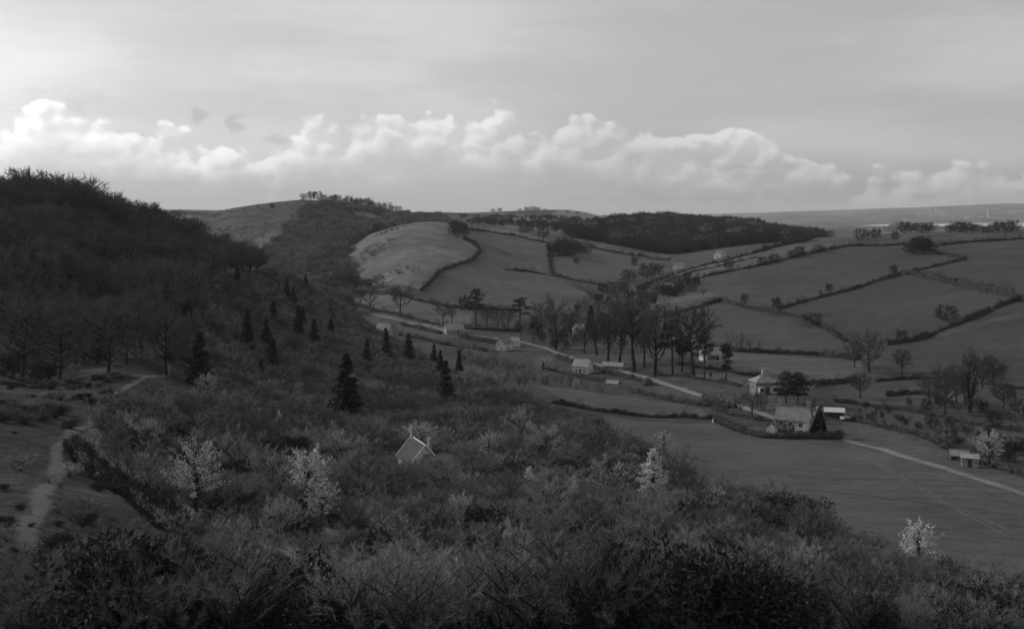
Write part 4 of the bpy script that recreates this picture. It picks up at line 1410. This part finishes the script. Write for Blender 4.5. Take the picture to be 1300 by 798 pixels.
scatter('dark_wood', 'dark wood over the rounded hill in the middle distance', 'wood',
        [(722, 1440), (740, 1620), (760, 1850), (800, 2050), (960, 2050), (1045, 1900), (1040, 1650), (1000, 1480), (930, 1400), (850, 1330), (790, 1380)],
        9.0, ['far0', 'far1', 'far2', 'far3', 'conifer1', 'far1', 'far0', 'grey3'], 10, 17, 3, wide=(1.2, 1.6))
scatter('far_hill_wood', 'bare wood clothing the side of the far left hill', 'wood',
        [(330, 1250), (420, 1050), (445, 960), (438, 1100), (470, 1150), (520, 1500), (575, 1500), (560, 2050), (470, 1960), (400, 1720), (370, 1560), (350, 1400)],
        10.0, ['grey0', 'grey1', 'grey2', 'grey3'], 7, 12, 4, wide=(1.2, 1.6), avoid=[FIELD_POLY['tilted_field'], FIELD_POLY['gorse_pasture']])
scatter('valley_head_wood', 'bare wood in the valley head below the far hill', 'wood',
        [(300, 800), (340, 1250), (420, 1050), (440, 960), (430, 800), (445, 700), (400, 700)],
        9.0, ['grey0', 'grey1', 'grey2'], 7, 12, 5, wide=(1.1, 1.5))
scatter('valley_copse', 'bare brushwood in the valley bottom beyond the lane trees', 'wood',
        [(640, 640), (700, 640), (720, 740), (770, 830), (830, 850), (880, 880), (905, 700), (860, 640), (840, 580), (790, 510), (740, 530), (690, 570)],
        8.0, ['small0', 'small1', 'far1', 'bare3', 'palesmall0', 'far3'], 3.5, 8, 6, density=lambda x, y: np.clip(.5 + 1.3 * vnoise(x / 35, y / 35), .1, .9), avoid=[FIELD_POLY['long_field'], FIELD_POLY['lower_field'], FIELD_POLY['east_field']])
scatter('damp_scrub', 'dark thorn scrub along the hedges of the damp field and paddock', 'scrub',
        [(1060, 390), (1140, 380), (1300, 330), (1420, 330), (1420, 290), (1300, 278), (1200, 310), (1080, 330)],
        6.0, ['small0', 'far1', 'small2', 'far3'], 1.6, 5.0, 23, density=lambda x, y: np.clip((vnoise(x / 24 + 4, y / 24) - .02) * 2.2, 0, .6))
scatter('orchard', 'orchard bushes between the lane and the coppice', 'orchard',
        [(575, 555), (640, 500), (700, 440), (770, 405), (790, 380), (720, 375), (680, 380), (640, 345), (600, 400)],
        5.0, ['small0', 'palesmall0', 'small2', 'palesmall1'], 2.5, 4.5, 7, avoid=[FIELD_POLY['orchard_field']], density=lambda x, y: 0.55 + 0 * x)
scatter('garden_shrubbery', 'garden shrubs round the valley houses', 'shrubs',
        [(905, 365), (960, 330), (1000, 320), (1060, 300), (1062, 330), (1030, 400), (960, 385)],
        4.5, ['small0', 'small1', 'palesmall0', 'small2'], 1.2, 3.0, 8, density=lambda x, y: 0.5 + 0 * x)
scatter('roadside_scrub', 'rank scrub between the damp field and the road verge', 'scrub',
        [(1080, 318), (1150, 296), (1190, 272), (1230, 245), (1330, 218), (1330, 250), (1200, 300), (1090, 335)],
        3.2, ['small0', 'far1', 'small2', 'far0'], 1.4, 3.6, 9, density=lambda x, y: 0.85 + 0 * x)
scatter('gorse', 'dark gorse tufts on the rough pasture', 'gorse',
        [(440, 345), (475, 300), (525, 288), (575, 288), (588, 300), (580, 325), (545, 345), (500, 355)],
        6.0, ['small0', 'small1'], 2.0, 3.6, 10, is_plan=False, ymin=600, wide=(1.5, 2.4),
        density=lambda x, y: np.clip((vnoise(x / 42 + 1, y / 42) - .12) * 6, 0, .8))
scatter('moor_scrub', 'scattered scrub over the flank of the far left hill', 'scrub',
        [(240, 1500), (300, 1420), (350, 1300), (420, 1450), (420, 1800), (330, 1780), (240, 1800)],
        16.0, ['small0', 'small1', 'bare1'], 2.5, 6, 11, wide=(1.4, 2.0), density=lambda x, y: np.clip((vnoise(x / 90, y / 90) + .15) * 2, 0, .8))
scatter('ridge_scrub', 'hedgerow bushes and copses on the ridge behind the long field', 'scrub',
        [(590, 1330), (700, 1350), (760, 1500), (740, 2100), (700, 2300), (580, 2150), (580, 1600)],
        16.0, ['far0', 'far1', 'far2', 'far3'], 5, 9, 12, wide=(1.3, 1.8), density=lambda x, y: np.clip((vnoise(x / 110 + 7, y / 110) + .02) * 3, 0, .9))

# brambles on the near bank
scatter('bank_bramble', 'low dark brambles on the near bank', 'bramble',
        [(-150, 40), (-150, 215), (60, 225), (130, 215), (210, 185), (95, 118), (160, 92), (230, 70), (420, 56), (300, 38)],
        1.6, ['thicket0', 'mound1', 'thicket2', 'mound0'], .4, 1.1, 14, density=lambda x, y: np.clip((vnoise(x / 12 + 2, y / 12) - .03) * 4, 0.02, .8), wide=(1.2, 1.8))

# ---------------------------------------------------------------- buildings
M['slate'] = mat('roof_slate', 0.17, 0.7, noise=[(0.6, .2, 4), (5, .15, 3)], bump=(4, .3, .03))
M['pale_slate'] = mat('pale_slate', 0.27, 0.6, noise=[(0.6, .15, 4), (5, .1, 3)], bump=(4, .3, .03))
M['thatch_seam'] = mat('roof_seam', 0.09, 0.9)
M['villa_slate'] = mat('villa_slate', 0.21, 0.6, noise=[(0.6, .2, 4), (5, .15, 3)], bump=(4, .3, .03))
M['thatch'] = mat('old_roof', 0.085, 0.9, noise=[(0.8, .2, 4), (6, .2, 3)], bump=(5, .4, .04))
M['white_wall'] = mat('limewash', 0.6, 0.85, noise=[(0.5, .12, 4)])
M['grey_wall'] = mat('rendered_wall', 0.30, 0.9, noise=[(0.5, .2, 4), (3, .1, 3)])
M['mid_wall'] = mat('weathered_render', 0.17, 0.9, noise=[(0.5, .25, 4), (3, .1, 3)])
M['pale_wall'] = mat('pale_render', 0.62, 0.9, noise=[(0.5, .2, 4), (3, .1, 3)])
M['dark_wall'] = mat('ivied_wall', 0.2, 0.95, noise=[(0.9, .45, 4)])
M['brick'] = mat('chimney_brick', 0.26, 0.9, noise=[(3, .25, 3)])
M['pale_trim'] = mat('pale_trim', 0.52, 0.8, noise=[(2, .1, 3)])
M['glass'] = mat('window_glass', 0.03, 0.15, spec=0.5)
M['timber'] = mat('dark_timber', 0.06, 0.9, noise=[(2, .25, 3)])
M['iron'] = mat('sheet_iron', 0.24, 0.5, noise=[(1.5, .2, 3)])
M['stone'] = mat('pale_stone', 0.5, 0.9, noise=[(1.2, .2, 4)], bump=(3, .4, .05))


def window(par, x, y, z, w, h, face, frame=None):
    """a window in a wall: face is the outward axis ('-y', '+y', '-x', '+x')"""
    def bx(mb, u0, u1, z0, z1, d0, d1):
        sgn = -1 if face[0] == '-' else 1
        if face[1] == 'y':
            lo, hi = sorted((y + sgn * d0, y + sgn * d1))
            mb.box((x + u0, lo, z + z0), (x + u1, hi, z + z1))
        else:
            lo, hi = sorted((x + sgn * d0, x + sgn * d1))
            mb.box((lo, y + u0, z + z0), (hi, y + u1, z + z1))
    f = MB()
    t = 0.10
    bx(f, -w / 2 - t, -w / 2, -t, h + t, -.02, .07)
    bx(f, w / 2, w / 2 + t, -t, h + t, -.02, .07)
    bx(f, -w / 2, w / 2, -t, 0, -.02, .07)
    bx(f, -w / 2, w / 2, h, h + t, -.02, .07)
    bx(f, -.03, .03, 0, h, -.02, .05)
    o = f.build('window', M[frame or 'pale_trim'], par)
    g = MB()
    bx(g, -w / 2, -.03, 0, h, -.02, .02)
    bx(g, .03, w / 2, 0, h, -.02, .02)
    g.build('pane', M['glass'], o)


def chimney(par, x, y, z0, z1, s=0.55, pots=2, wall='brick'):
    c = MB()
    c.box((x - s, y - s * .6, z0), (x + s, y + s * .6, z1 - .18))
    c.box((x - s - .07, y - s * .6 - .07, z1 - .18), (x + s + .07, y + s * .6 + .07, z1))
    o = c.build('chimney', M[wall], par)
    for k in range(pots):
        px = x + (k - (pots - 1) / 2) * s * 1.1
        p = MB()
        p.tube([(px, y, z1), (px, y, z1 + .45)], [.16, .13], 8)
        p.build('chimney_pot', M['brick'], o)


def gable_house(name, label, px, py, L, W, he, hr, rz, wall, roof, ymin=100, chimneys=(), wins=(), door=None, group=None, trim=False, cat='house', gable=None, sink=0.3, seams=0):
    """ridge along local x; front is -y; wins = (face, along, z, w, h)"""
    p = at(px, py, ymin)
    zs = [ground_z(p[0] + dx, p[1] + dy) for dx in (-W / 2, W / 2) for dy in (-W / 2, W / 2)]
    root = empty(name, (p[0], p[1], min(min(zs), p[2])), rz)
    w = MB()
    w.box((-L / 2, -W / 2, -1.0), (L / 2, W / 2, he))
    for s in (-1, 1):
        xa, xb = (L / 2 - .3, L / 2 - .005) if s > 0 else (-L / 2 + .005, -L / 2 + .3)
        i = len(w.v)
        w.v += [(xa, -W / 2 + .003, he), (xa, W / 2 - .003, he), (xa, 0, hr - .04), (xb, -W / 2 + .003, he), (xb, W / 2 - .003, he), (xb, 0, hr - .04)]
        w.f += [(i, i + 1, i + 2), (i + 5, i + 4, i + 3), (i, i + 2, i + 5, i + 3), (i + 1, i + 4, i + 5, i + 2)]
    w.build('wall', M[wall], root)
    sl = (hr - he) / (W / 2)
    ov, th = 0.35, 0.16
    r = MB()
    xo = L / 2 + .25
    for s in (-1, 1):
        y0, z0 = s * (W / 2 + ov), he - sl * ov
        i = len(r.v)
        r.v += [(-xo, y0, z0), (xo, y0, z0), (xo, 0, hr), (-xo, 0, hr), (-xo, y0, z0 + th), (xo, y0, z0 + th), (xo, 0, hr + th), (-xo, 0, hr + th)]
        r.f += [tuple(i + k for k in q) for q in ((0, 1, 2, 3), (4, 7, 6, 5), (0, 4, 5, 1), (1, 5, 6, 2), (3, 2, 6, 7), (0, 3, 7, 4))]
    ro = r.build('roof', M[roof], root)
    rd = MB()
    rd.tube([(-xo - .02, 0, hr + th), (xo + .02, 0, hr + th)], [.13, .13], 6)
    rd.build('ridge', M['pale_trim' if trim else roof], ro)
    if trim:
        for s in (-1, 1):
            for e in (-1, 1):
                b = MB()
                b.tube([(e * (xo + .04), s * (W / 2 + ov), he - sl * ov + th), (e * (xo + .04), 0, hr + th)], [.2, .2], 4)
                b.build('verge', M['pale_trim'], ro)
    for k in range(seams):
        x = -L / 2 + L * (k + .5) / seams
        b = MB()
        b.tube([(x, -W / 2 - ov, he - sl * ov + th), (x, 0, hr + th)], [.05, .05], 4)
        b.build('seam', M['thatch_seam'], ro)
    for c in chimneys:
        chimney(ro, *c)
    for face, u, z, ww, hh in wins:
        if face[1] == 'y':
            window(root, u, (-W / 2 if face[0] == '-' else W / 2), z, ww, hh, face)
        else:
            window(root, (-L / 2 if face[0] == '-' else L / 2), u, z, ww, hh, face)
    if door is not None:
        d = MB()
        d.box((door - .45, -W / 2 - .05, 0), (door + .45, -W / 2 + .05, 2.0))
        do = d.build('door', M['timber'], root)
        h = MB()
        h.box((door + .28, -W / 2 - .1, .95), (door + .36, -W / 2 - .051, 1.05))
        h.build('handle', M['iron'], do)
    tag(root, label, cat, group)
    return root


# old cottage half sunk in the coppice: its roof slope faces the camera and its gable looks right
gable_house('cottage', 'old cottage half hidden in the coppice with pale edged roof', 531, 600, 7.6, 4.8, 2.9, 5.7, math.radians(-68), 'pale_wall', 'thatch', 100,
            chimneys=[(-3.5, 0, 5.0, 7.4, .45, 1), (3.2, 1.0, 4.2, 6.8, .4, 1)], wins=[('+x', -.1, 2.7, .8, .9), ('-y', -1.5, .9, .9, 1.0)], door=.8, trim=True, seams=8)
gable_house('cottage_wing', 'low grey wing beside the old cottage gable', 556, 603, 4.6, 3.8, 1.9, 3.6, math.radians(12), 'grey_wall', 'slate', 100, wins=[('-y', 0, .7, .8, .8)])
# farmhouse by the meadow
fh = gable_house('farmhouse', 'pale farmhouse with grey slate roof behind the rounded garden hedge', 1008, 551, 8.4, 6.2, 4.5, 7.3, math.radians(-30), 'pale_wall', 'slate', 150,
                 chimneys=[(-3.8, 0, 6.7, 8.7, .5, 2), (3.8, 0, 6.7, 8.9, .5, 2)],
                 wins=[('-y', -2.8, .8, 1.0, 1.2), ('-y', 2.6, .8, 1.0, 1.2), ('-y', -2.6, 2.9, .9, 1.0), ('-y', 0, 2.9, .9, 1.0), ('-y', 2.6, 2.9, .9, 1.0), ('+x', -1.3, .9, .9, 1.2), ('+x', 1.2, .9, .9, 1.2), ('+x', 0, 3.4, .8, 1.1)], door=-.2)
iv = MB()
ri = random.Random(77)
for k in range(520):
    u, zz = ri.uniform(-4.1, 1.2), 4.2 * ri.random() ** 1.3
    if abs(u + .2) < .6 and zz < 2.1 or any(abs(u - c) < .6 and .6 + b0 < zz < 2.2 + b0 for c, b0 in ((-2.8, 0), (-2.6, 2.1), (0, 2.1))):
        continue
    blade(iv, np.array([u, -3.1 - ri.uniform(.02, .2), zz]), np.array([ri.uniform(-1, 1), -.5, ri.uniform(-.6, 1)]), ri.uniform(.3, .6), ri.uniform(.2, .4), ri)
iv.build('ivy', M['hedge'], fh)
gable_house('house_wing', 'small pale gabled wing at the end of the farmhouse', 1029, 547, 4.6, 4.4, 3.2, 5.2, math.radians(-30), 'pale_wall', 'slate', 150,
            chimneys=[(1.9, 0, 4.8, 6.6, .4, 1, 'pale_trim')], wins=[('+x', 0, .9, .9, 1.2), ('-y', 0, 1.0, .8, 1.0)])
gable_house('lean_shed', 'low outbuilding with dark roof left of the farmhouse', 984, 549, 3.6, 3.0, 2.0, 3.0, math.radians(38), 'grey_wall', 'thatch', 150, wins=[('-y', 0, .8, .6, .7)], cat='shed')


def villa(px, py):
    p = at(px, py, 200)
    root = empty('villa', p, math.radians(8))
    L, W, he, hr = 7.6, 6.4, 3.7, 5.9
    w = MB(); w.box((-L / 2, -W / 2, -1), (L / 2, W / 2, he)); w.build('wall', M['mid_wall'], root)
    r = MB()
    o = .5
    a = [(-L / 2 - o, -W / 2 - o, he), (L / 2 + o, -W / 2 - o, he), (L / 2 + o, W / 2 + o, he), (-L / 2 - o, W / 2 + o, he)]
    r.v = a + [(-1.0, 0, hr), (1.0, 0, hr)]
    r.f = [(0, 1, 5, 4), (1, 2, 5), (2, 3, 4, 5), (3, 0, 4), (3, 2, 1, 0)]
    ro = r.build('roof', M['villa_slate'], root)
    chimney(ro, 0.2, 0, hr - .6, hr + 1.7, .9, 4, 'grey_wall')
    for x in (-2.2, 2.1):
        b = MB()
        pts = [(x - 1.3, -W / 2), (x - .8, -W / 2 - 1.1), (x + .8, -W / 2 - 1.1), (x + 1.3, -W / 2)]
        n = len(pts)
        b.v = [(q[0], q[1], 0) for q in pts] + [(q[0], q[1], 2.4) for q in pts]
        b.f = [(k, k + 1, n + k + 1, n + k) for k in range(n - 1)] + [tuple(n + k for k in range(n))]
        bo = b.build('bay_window', M['pale_trim'], root)
        g = MB(); g.box((x - .65, -W / 2 - 1.16, .9), (x - .05, -W / 2 - 1.11, 2.1)); g.box((x + .05, -W / 2 - 1.16, .9), (x + .65, -W / 2 - 1.11, 2.1))
        g.build('pane', M['glass'], bo)
    for x in (-2.2, 0, 2.1):
        window(root, x, -W / 2, 2.75, .8, .8, '-y')
    window(root, -L / 2, 0, 1.2, .9, 1.2, '-x')
    d = MB(); d.box((-.5, -W / 2 - .06, 0), (.5, -W / 2 + .05, 2.1)); do = d.build('door', M['timber'], root)
    h = MB(); h.box((.3, -W / 2 - .1, 1), (.38, -W / 2 - .061, 1.08)); h.build('handle', M['iron'], do)
    tag(root, 'villa with pale hipped roof and broad central chimney', 'house')


villa(970, 498)

# cottages strung along the lane
gable_house('cottage', 'white cottage with bright gable end by the lane', 640, 444, 8.5, 5.0, 3.9, 6.3, math.radians(62), 'white_wall', 'slate', 200,
            chimneys=[(-3.8, 0, 5.9, 7.5, .4, 1), (3.8, 0, 5.9, 7.5, .4, 2)], wins=[('-x', -.9, .9, .7, .9), ('-x', .8, 2.9, .6, .8), ('-y', -2, .9, .8, 1), ('-y', 2, .9, .8, 1), ('-y', 0, 2.8, .7, .8)], door=0)
gable_house('outhouse', 'pale roofed outhouse behind the white cottage', 652, 439, 6.5, 4.4, 2.8, 4.6, math.radians(-12), 'white_wall', 'pale_slate', 200, chimneys=[(2.7, 0, 4.2, 5.8, .4, 1)], wins=[('-y', 0, .9, .8, .9)])
gable_house('cottage', 'pale roofed cottage with two chimneys under the tall bare trees', 740, 473, 7.0, 5.4, 3.2, 5.9, math.radians(-28), 'white_wall', 'pale_slate', 200,
            chimneys=[(-3.0, 0, 5.4, 7.0, .4, 1), (3.0, 0, 5.4, 7.4, .4, 1)], wins=[('-y', -1.8, .8, .8, 1.0), ('-y', 1.8, .8, .8, 1.0), ('+x', 0, .9, .7, .9)], door=0)
gable_house('cottage', 'small pale roofed cottage first in the row of houses', 488, 422, 7.5, 5.6, 3.0, 6.0, math.radians(-18), 'grey_wall', 'pale_slate', 300,
            chimneys=[(3.0, 0, 5.4, 7.2, .4, 1)], wins=[('-y', -1.8, .8, .8, 1.0), ('-y', 1.8, .8, .8, 1.0)], door=0)
gable_house('cottage', 'grey gabled cottage second in the row of houses', 504, 424, 6.5, 5.6, 3.4, 6.2, math.radians(70), 'grey_wall', 'slate', 300,
            chimneys=[(-2.8, 0, 5.6, 7.4, .4, 1), (2.8, 0, 5.6, 7.4, .4, 1)], wins=[('-x', 0, .9, .8, 1.0), ('-x', 0, 3.2, .6, .8)], door=0)
gable_house('cottage', 'long pale roofed house with chimney at its far end by the lane', 576, 423, 10.5, 6.0, 2.6, 5.6, math.radians(24), 'grey_wall', 'pale_slate', 300,
            chimneys=[(4.6, 0, 5.0, 7.2, .45, 2)], wins=[('-y', -3, .8, .8, 1.0), ('-y', 0, .8, .8, 1.0), ('-y', 3, .8, .8, 1.0)], door=1.5)
gable_house('cottage', 'small house with white gable beside the spruce', 736, 425, 6.5, 4.6, 3.4, 6.0, math.radians(-40), 'white_wall', 'pale_slate', 300, wins=[('+x', 0, 1.0, .7, .9)], chimneys=[(-2.6, 0, 5.4, 7.0, .4, 1)])
gable_house('cottage', 'white house glimpsed between the dark pines', 903, 455, 9.0, 5.0, 2.8, 5.0, math.radians(10), 'white_wall', 'pale_slate', 300, wins=[('-y', -2, .9, .8, 1), ('-y', 2, .9, .8, 1)], chimneys=[(-3.8, 0, 4.6, 6.2, .4, 1)])
gable_house('shed', 'long low pale shed beside the lane', 779, 469, 9.0, 3.4, 2.0, 3.2, math.radians(-24), 'grey_wall', 'pale_slate', 200, wins=[('-y', -2, .8, .8, .7), ('-y', 2, .8, .8, .7)], cat='shed')
gable_house('shed', 'small pale shed in the orchard below the lane', 778, 491, 4.6, 3.0, 1.7, 2.6, math.radians(-24), 'grey_wall', 'iron', 200, wins=[('-y', 0, .7, .6, .6)], cat='shed')
gable_house('cottage', 'far white cottage beside the hill lane under the dark wood', 862, 341, 10, 6, 4.0, 6.6, math.radians(-20), 'white_wall', 'slate', 700, wins=[('-y', 0, 1, 1, 1.2)], chimneys=[(-4.5, 0, 6, 8, .5, 1)])
gable_house('cottage', 'far pale gabled cottage at the edge of the dark wood', 914, 327, 11, 7, 4.0, 7.5, math.radians(55), 'white_wall', 'pale_slate', 800, wins=[('-x', 0, 1, 1, 1.2)], chimneys=[(-4.5, 0, 6, 8.6, .5, 1)])
gable_house('cottage', 'far white cottage at the foot of the gorse pasture', 442, 364, 8, 6, 3.6, 6.0, math.radians(-20), 'white_wall', 'pale_slate', 600, wins=[('-y', 0, 1, 1, 1.2)], chimneys=[(3, 0, 5.6, 7.4, .5, 1)])
for k, (px, py, L, he, hr, rz, label) in enumerate([
        (294, 320, 14, 6, 9, -10, 'largest far white building in the valley head'),
        (300, 319, 9, 4, 7, 60, 'small far white gable beside the largest in the valley head'),
        (288, 321, 8, 3, 5, 20, 'low far white building nearest the dark wood crest')]):
    gable_house('far_house', label, px, py, L, 7, he, hr, math.radians(rz), 'white_wall', 'pale_slate', 900, wins=[('-y', 0, 1, 1.2, 1.4)], group='white buildings in the valley head')


def open_shed(px, py):
    p = at(px, py, 150)
    root = empty('cart_shed', p, math.radians(-12))
    L, W = 5.2, 3.4
    r = MB()
    for s in (-1, 1):
        i = len(r.v)
        r.v += [(-L / 2 - .3, s * (W / 2 + .3), 2.1), (L / 2 + .3, s * (W / 2 + .3), 2.1), (L / 2 + .3, 0, 3.1), (-L / 2 - .3, 0, 3.1)]
        r.v += [(a, b, c + .08) for a, b, c in r.v[i:i + 4]]
        r.f += [tuple(i + k for k in q) for q in ((0, 1, 2, 3), (4, 7, 6, 5), (0, 4, 5, 1), (1, 5, 6, 2), (3, 2, 6, 7), (0, 3, 7, 4))]
    r.build('roof', M['pale_trim'], root)
    for x in (-L / 2, 0, L / 2):
        for y in (-W / 2, W / 2):
            q = MB(); q.tube([(x, y, -.4), (x, y, 2.25)], [.1, .1], 6); q.build('post', M['timber'], root)
    b = MB(); b.box((-L / 2 + .05, W / 2 - .2, -.3), (L / 2 - .05, W / 2 - .12, 2.1)); b.build('back_wall', M['timber'], root)
    tag(root, 'open sided cart shed with bright white roof beside the yew', 'shed')


open_shed(1059, 531)


def handcart(px, py):
    p = at(px, py, 150)
    root = empty('farm_cart', p, math.radians(25))
    b = MB()
    b.box((-1.3, -.7, .65), (1.3, .7, .8))
    for s in (-1, 1):
        b.box((-1.3, s * .7 - .04, .8), (1.3, s * .7 + .04, 1.25))
    b.box((-1.34, -.66, .8), (-1.26, .66, 1.25)); b.box((1.26, -.66, .8), (1.34, .66, 1.25))
    b.build('body', M['pale_trim'], root)
    for s in (-1, 1):
        w = MB()
        pts = [(math.cos(a) * .6, s * .85, .6 + math.sin(a) * .6) for a in np.linspace(0, 2 * math.pi, 15)]
        w.tube(pts, [.07] * 15, 5, False)
        for a in np.linspace(0, math.pi, 5)[:-1]:
            w.tube([(-math.cos(a) * .58, s * .85, .6 - math.sin(a) * .58), (math.cos(a) * .58, s * .85, .6 + math.sin(a) * .58)], [.03, .03], 4)
        w.build('wheel', M['timber'], root)
    sh = MB()
    for s in (-1, 1):
        sh.tube([(1.3, s * .4, .7), (3.0, s * .35, .35)], [.05, .04], 5)
    sh.build('shaft', M['timber'], root)
    tag(root, 'small pale two wheeled cart standing near the white roofed shed', 'cart')


handcart(1073, 534)


def roadside_shed(px, py):
    p = at(px, py, 100)
    root = empty('roadside_shed', p, math.radians(-20))
    w = MB(); w.box((-1.6, -1.1, -.5), (1.6, 1.1, 1.9)); w.build('wall', M['grey_wall'], root)
    r = MB(); r.v = [(-1.85, -1.35, 1.9), (1.85, -1.35, 1.9), (1.85, 1.35, 2.3), (-1.85, 1.35, 2.3), (-1.85, -1.35, 1.98), (1.85, -1.35, 1.98), (1.85, 1.35, 2.38), (-1.85, 1.35, 2.38)]
    r.f = [(3, 2, 1, 0), (4, 5, 6, 7), (0, 1, 5, 4), (1, 2, 6, 5), (2, 3, 7, 6), (3, 0, 4, 7)]
    r.build('roof', M['iron'], root)
    d = MB(); d.box((-.4, -1.16, 0), (.4, -1.08, 1.7)); do = d.build('door', M['timber'], root)
    h = MB(); h.box((.25, -1.2, .8), (.32, -1.161, .9)); h.build('handle', M['iron'], do)
    window(root, 1.1, -1.1, .8, .5, .6, '-y')
    tag(root, 'small pale shed with flat sloping roof by the road', 'shed')


roadside_shed(1231, 592)
roof = gable_house('garden_hut', 'low hut with white sloping roof beside the roadside shed', 1218, 583, 3.6, 2.4, 1.3, 2.1, math.radians(-15), 'timber', 'iron', 100, wins=[('-y', 0, .5, .6, .5)], cat='hut')


def lumpy(name, px, py, w, d, h, material, label, cat, ymin=100, seed=1):
    p = at(px, py, ymin)
    r = random.Random(seed)
    m = MB()
    n, k = 10, 6
    for j in range(k):
        f = j / (k - 1)
        rad = math.sqrt(max(0, 1 - (f * 1.0) ** 2)) if j else 1.05
        for i in range(n):
            a = 2 * math.pi * i / n
            s = r.uniform(.88, 1.1)
            m.v.append((math.cos(a) * rad * w / 2 * s, math.sin(a) * rad * d / 2 * s, -.2 + f * (h + .2) * r.uniform(.95, 1.03)))
    for j in range(k - 1):
        for i in range(n):
            m.f.append((j * n + i, j * n + (i + 1) % n, (j + 1) * n + (i + 1) % n, (j + 1) * n + i))
    m.f.append(tuple((k - 1) * n + i for i in range(n)))
    o = m.build(name, M[material], smooth=True)
    o.location = tuple(p)
    tag(o, label, cat)


lumpy('boulder', 908, 535, 2.0, 1.3, 1.1, 'stone', 'pale rounded boulder at the end of the meadow hedge', 'boulder')
lumpy('haystack', 822, 489, 4.4, 3.6, 3.0, 'timber', 'dark rounded haystack at the bend of the bright lane', 'haystack', 100, 4)


def board(px, py):
    p = at(px, py, 200)
    root = empty('notice_board', p, math.radians(5))
    a = MB(); a.box((-.12, -.12, -.4), (.12, .12, 1.6)); a.build('post', M['timber'], root)
    b = MB(); b.box((-.55, -.2, 1.6), (.55, .2, 2.4)); b.build('box', M['timber'], root)
    c = MB(); c.v = [(-.7, -.35, 2.4), (.7, -.35, 2.4), (.7, .35, 2.4), (-.7, .35, 2.4), (-.6, 0, 2.7), (.6, 0, 2.7)]
    c.f = [(0, 1, 5, 4), (1, 2, 5), (2, 3, 4, 5), (3, 0, 4), (3, 2, 1, 0)]
    c.build('cap', M['timber'], root)
    tag(root, 'small dark box on a post beside the lone shelf pine', 'post')


board(902, 482)

# town and landmarks on the far plain, in front of the distant hills
for k, (px, py, w, h) in enumerate([(1183, 276, 60, 26), (1189, 275.5, 40, 40), (1197, 276.5, 80, 22), (1210, 278, 60, 20), (1166, 277, 50, 18), (1150, 279, 70, 16), (1228, 278, 60, 20), (1246, 277.5, 50, 22), (1268, 277, 60, 22)]):
    yy = 150 * F / (py - HY + 1.5)
    x = (px - CX) / F * yy
    root = empty('far_building', (x, yy, ground_z(x, yy) - 2), math.radians(20 * k))
    b = MB(); b.box((-w / 2, -w / 3, -20), (w / 2, w / 3, h)); b.build('wall', M['grey_wall'], root)
    r = MB(); r.prism([(-w / 2 - 3, h), (w / 2 + 3, h), (0, h + 12)], -w / 3 - 3, w / 3 + 3); r.build('roof', M['slate'], root)
    tag(root, 'white speck of a building in the distant town', 'building', 'buildings of the distant town')
yy = 16000.0
x = (1255 - CX) / F * yy
root = empty('far_tower', (x, yy, ground_z(x, yy) - 2))
b = MB(); b.box((-16, -16, -20), (16, 16, 110)); b.build('shaft', M['grey_wall'], root)
b = MB(); b.v = [(-17, -17, 110), (17, -17, 110), (17, 17, 110), (-17, 17, 110), (0, 0, 150)]; b.f = [(0, 1, 4), (1, 2, 4), (2, 3, 4), (3, 0, 4), (3, 2, 1, 0)]
b.build('spire', M['slate'], root)
tag(root, 'pale distant tower rising above the far town', 'tower')

# ---------------------------------------------------------------- the air
hz = MB()
zmin, zmax = float(ZG.min()) - 25, float(ZG.max()) + 60
hz.box((-43000, -43000, zmin), (43000, 43000, zmax))
hm = bpy.data.materials.new('haze')
hm.use_nodes = True
ht = NT(hm.node_tree)
ht.n.clear()
ho = ht.node('ShaderNodeOutputMaterial')
hv = ht.node('ShaderNodeVolumePrincipled')
hv.inputs['Color'].default_value = (.9, .9, .9, 1)
hv.inputs['Density'].default_value = 3.2e-5
hv.inputs['Anisotropy'].default_value = 0.2
ht.l.new(hv.outputs[0], ho.inputs['Volume'])
tag(hz.build('haze', hm), 'thin pale haze over the whole valley', 'haze', kind='stuff')
print('zrange', zmin, zmax, 'tris', sum(len(m.loops) - 2 * len(m.polygons) for m in {o.data for o in scene.objects if o.type == 'MESH'}))
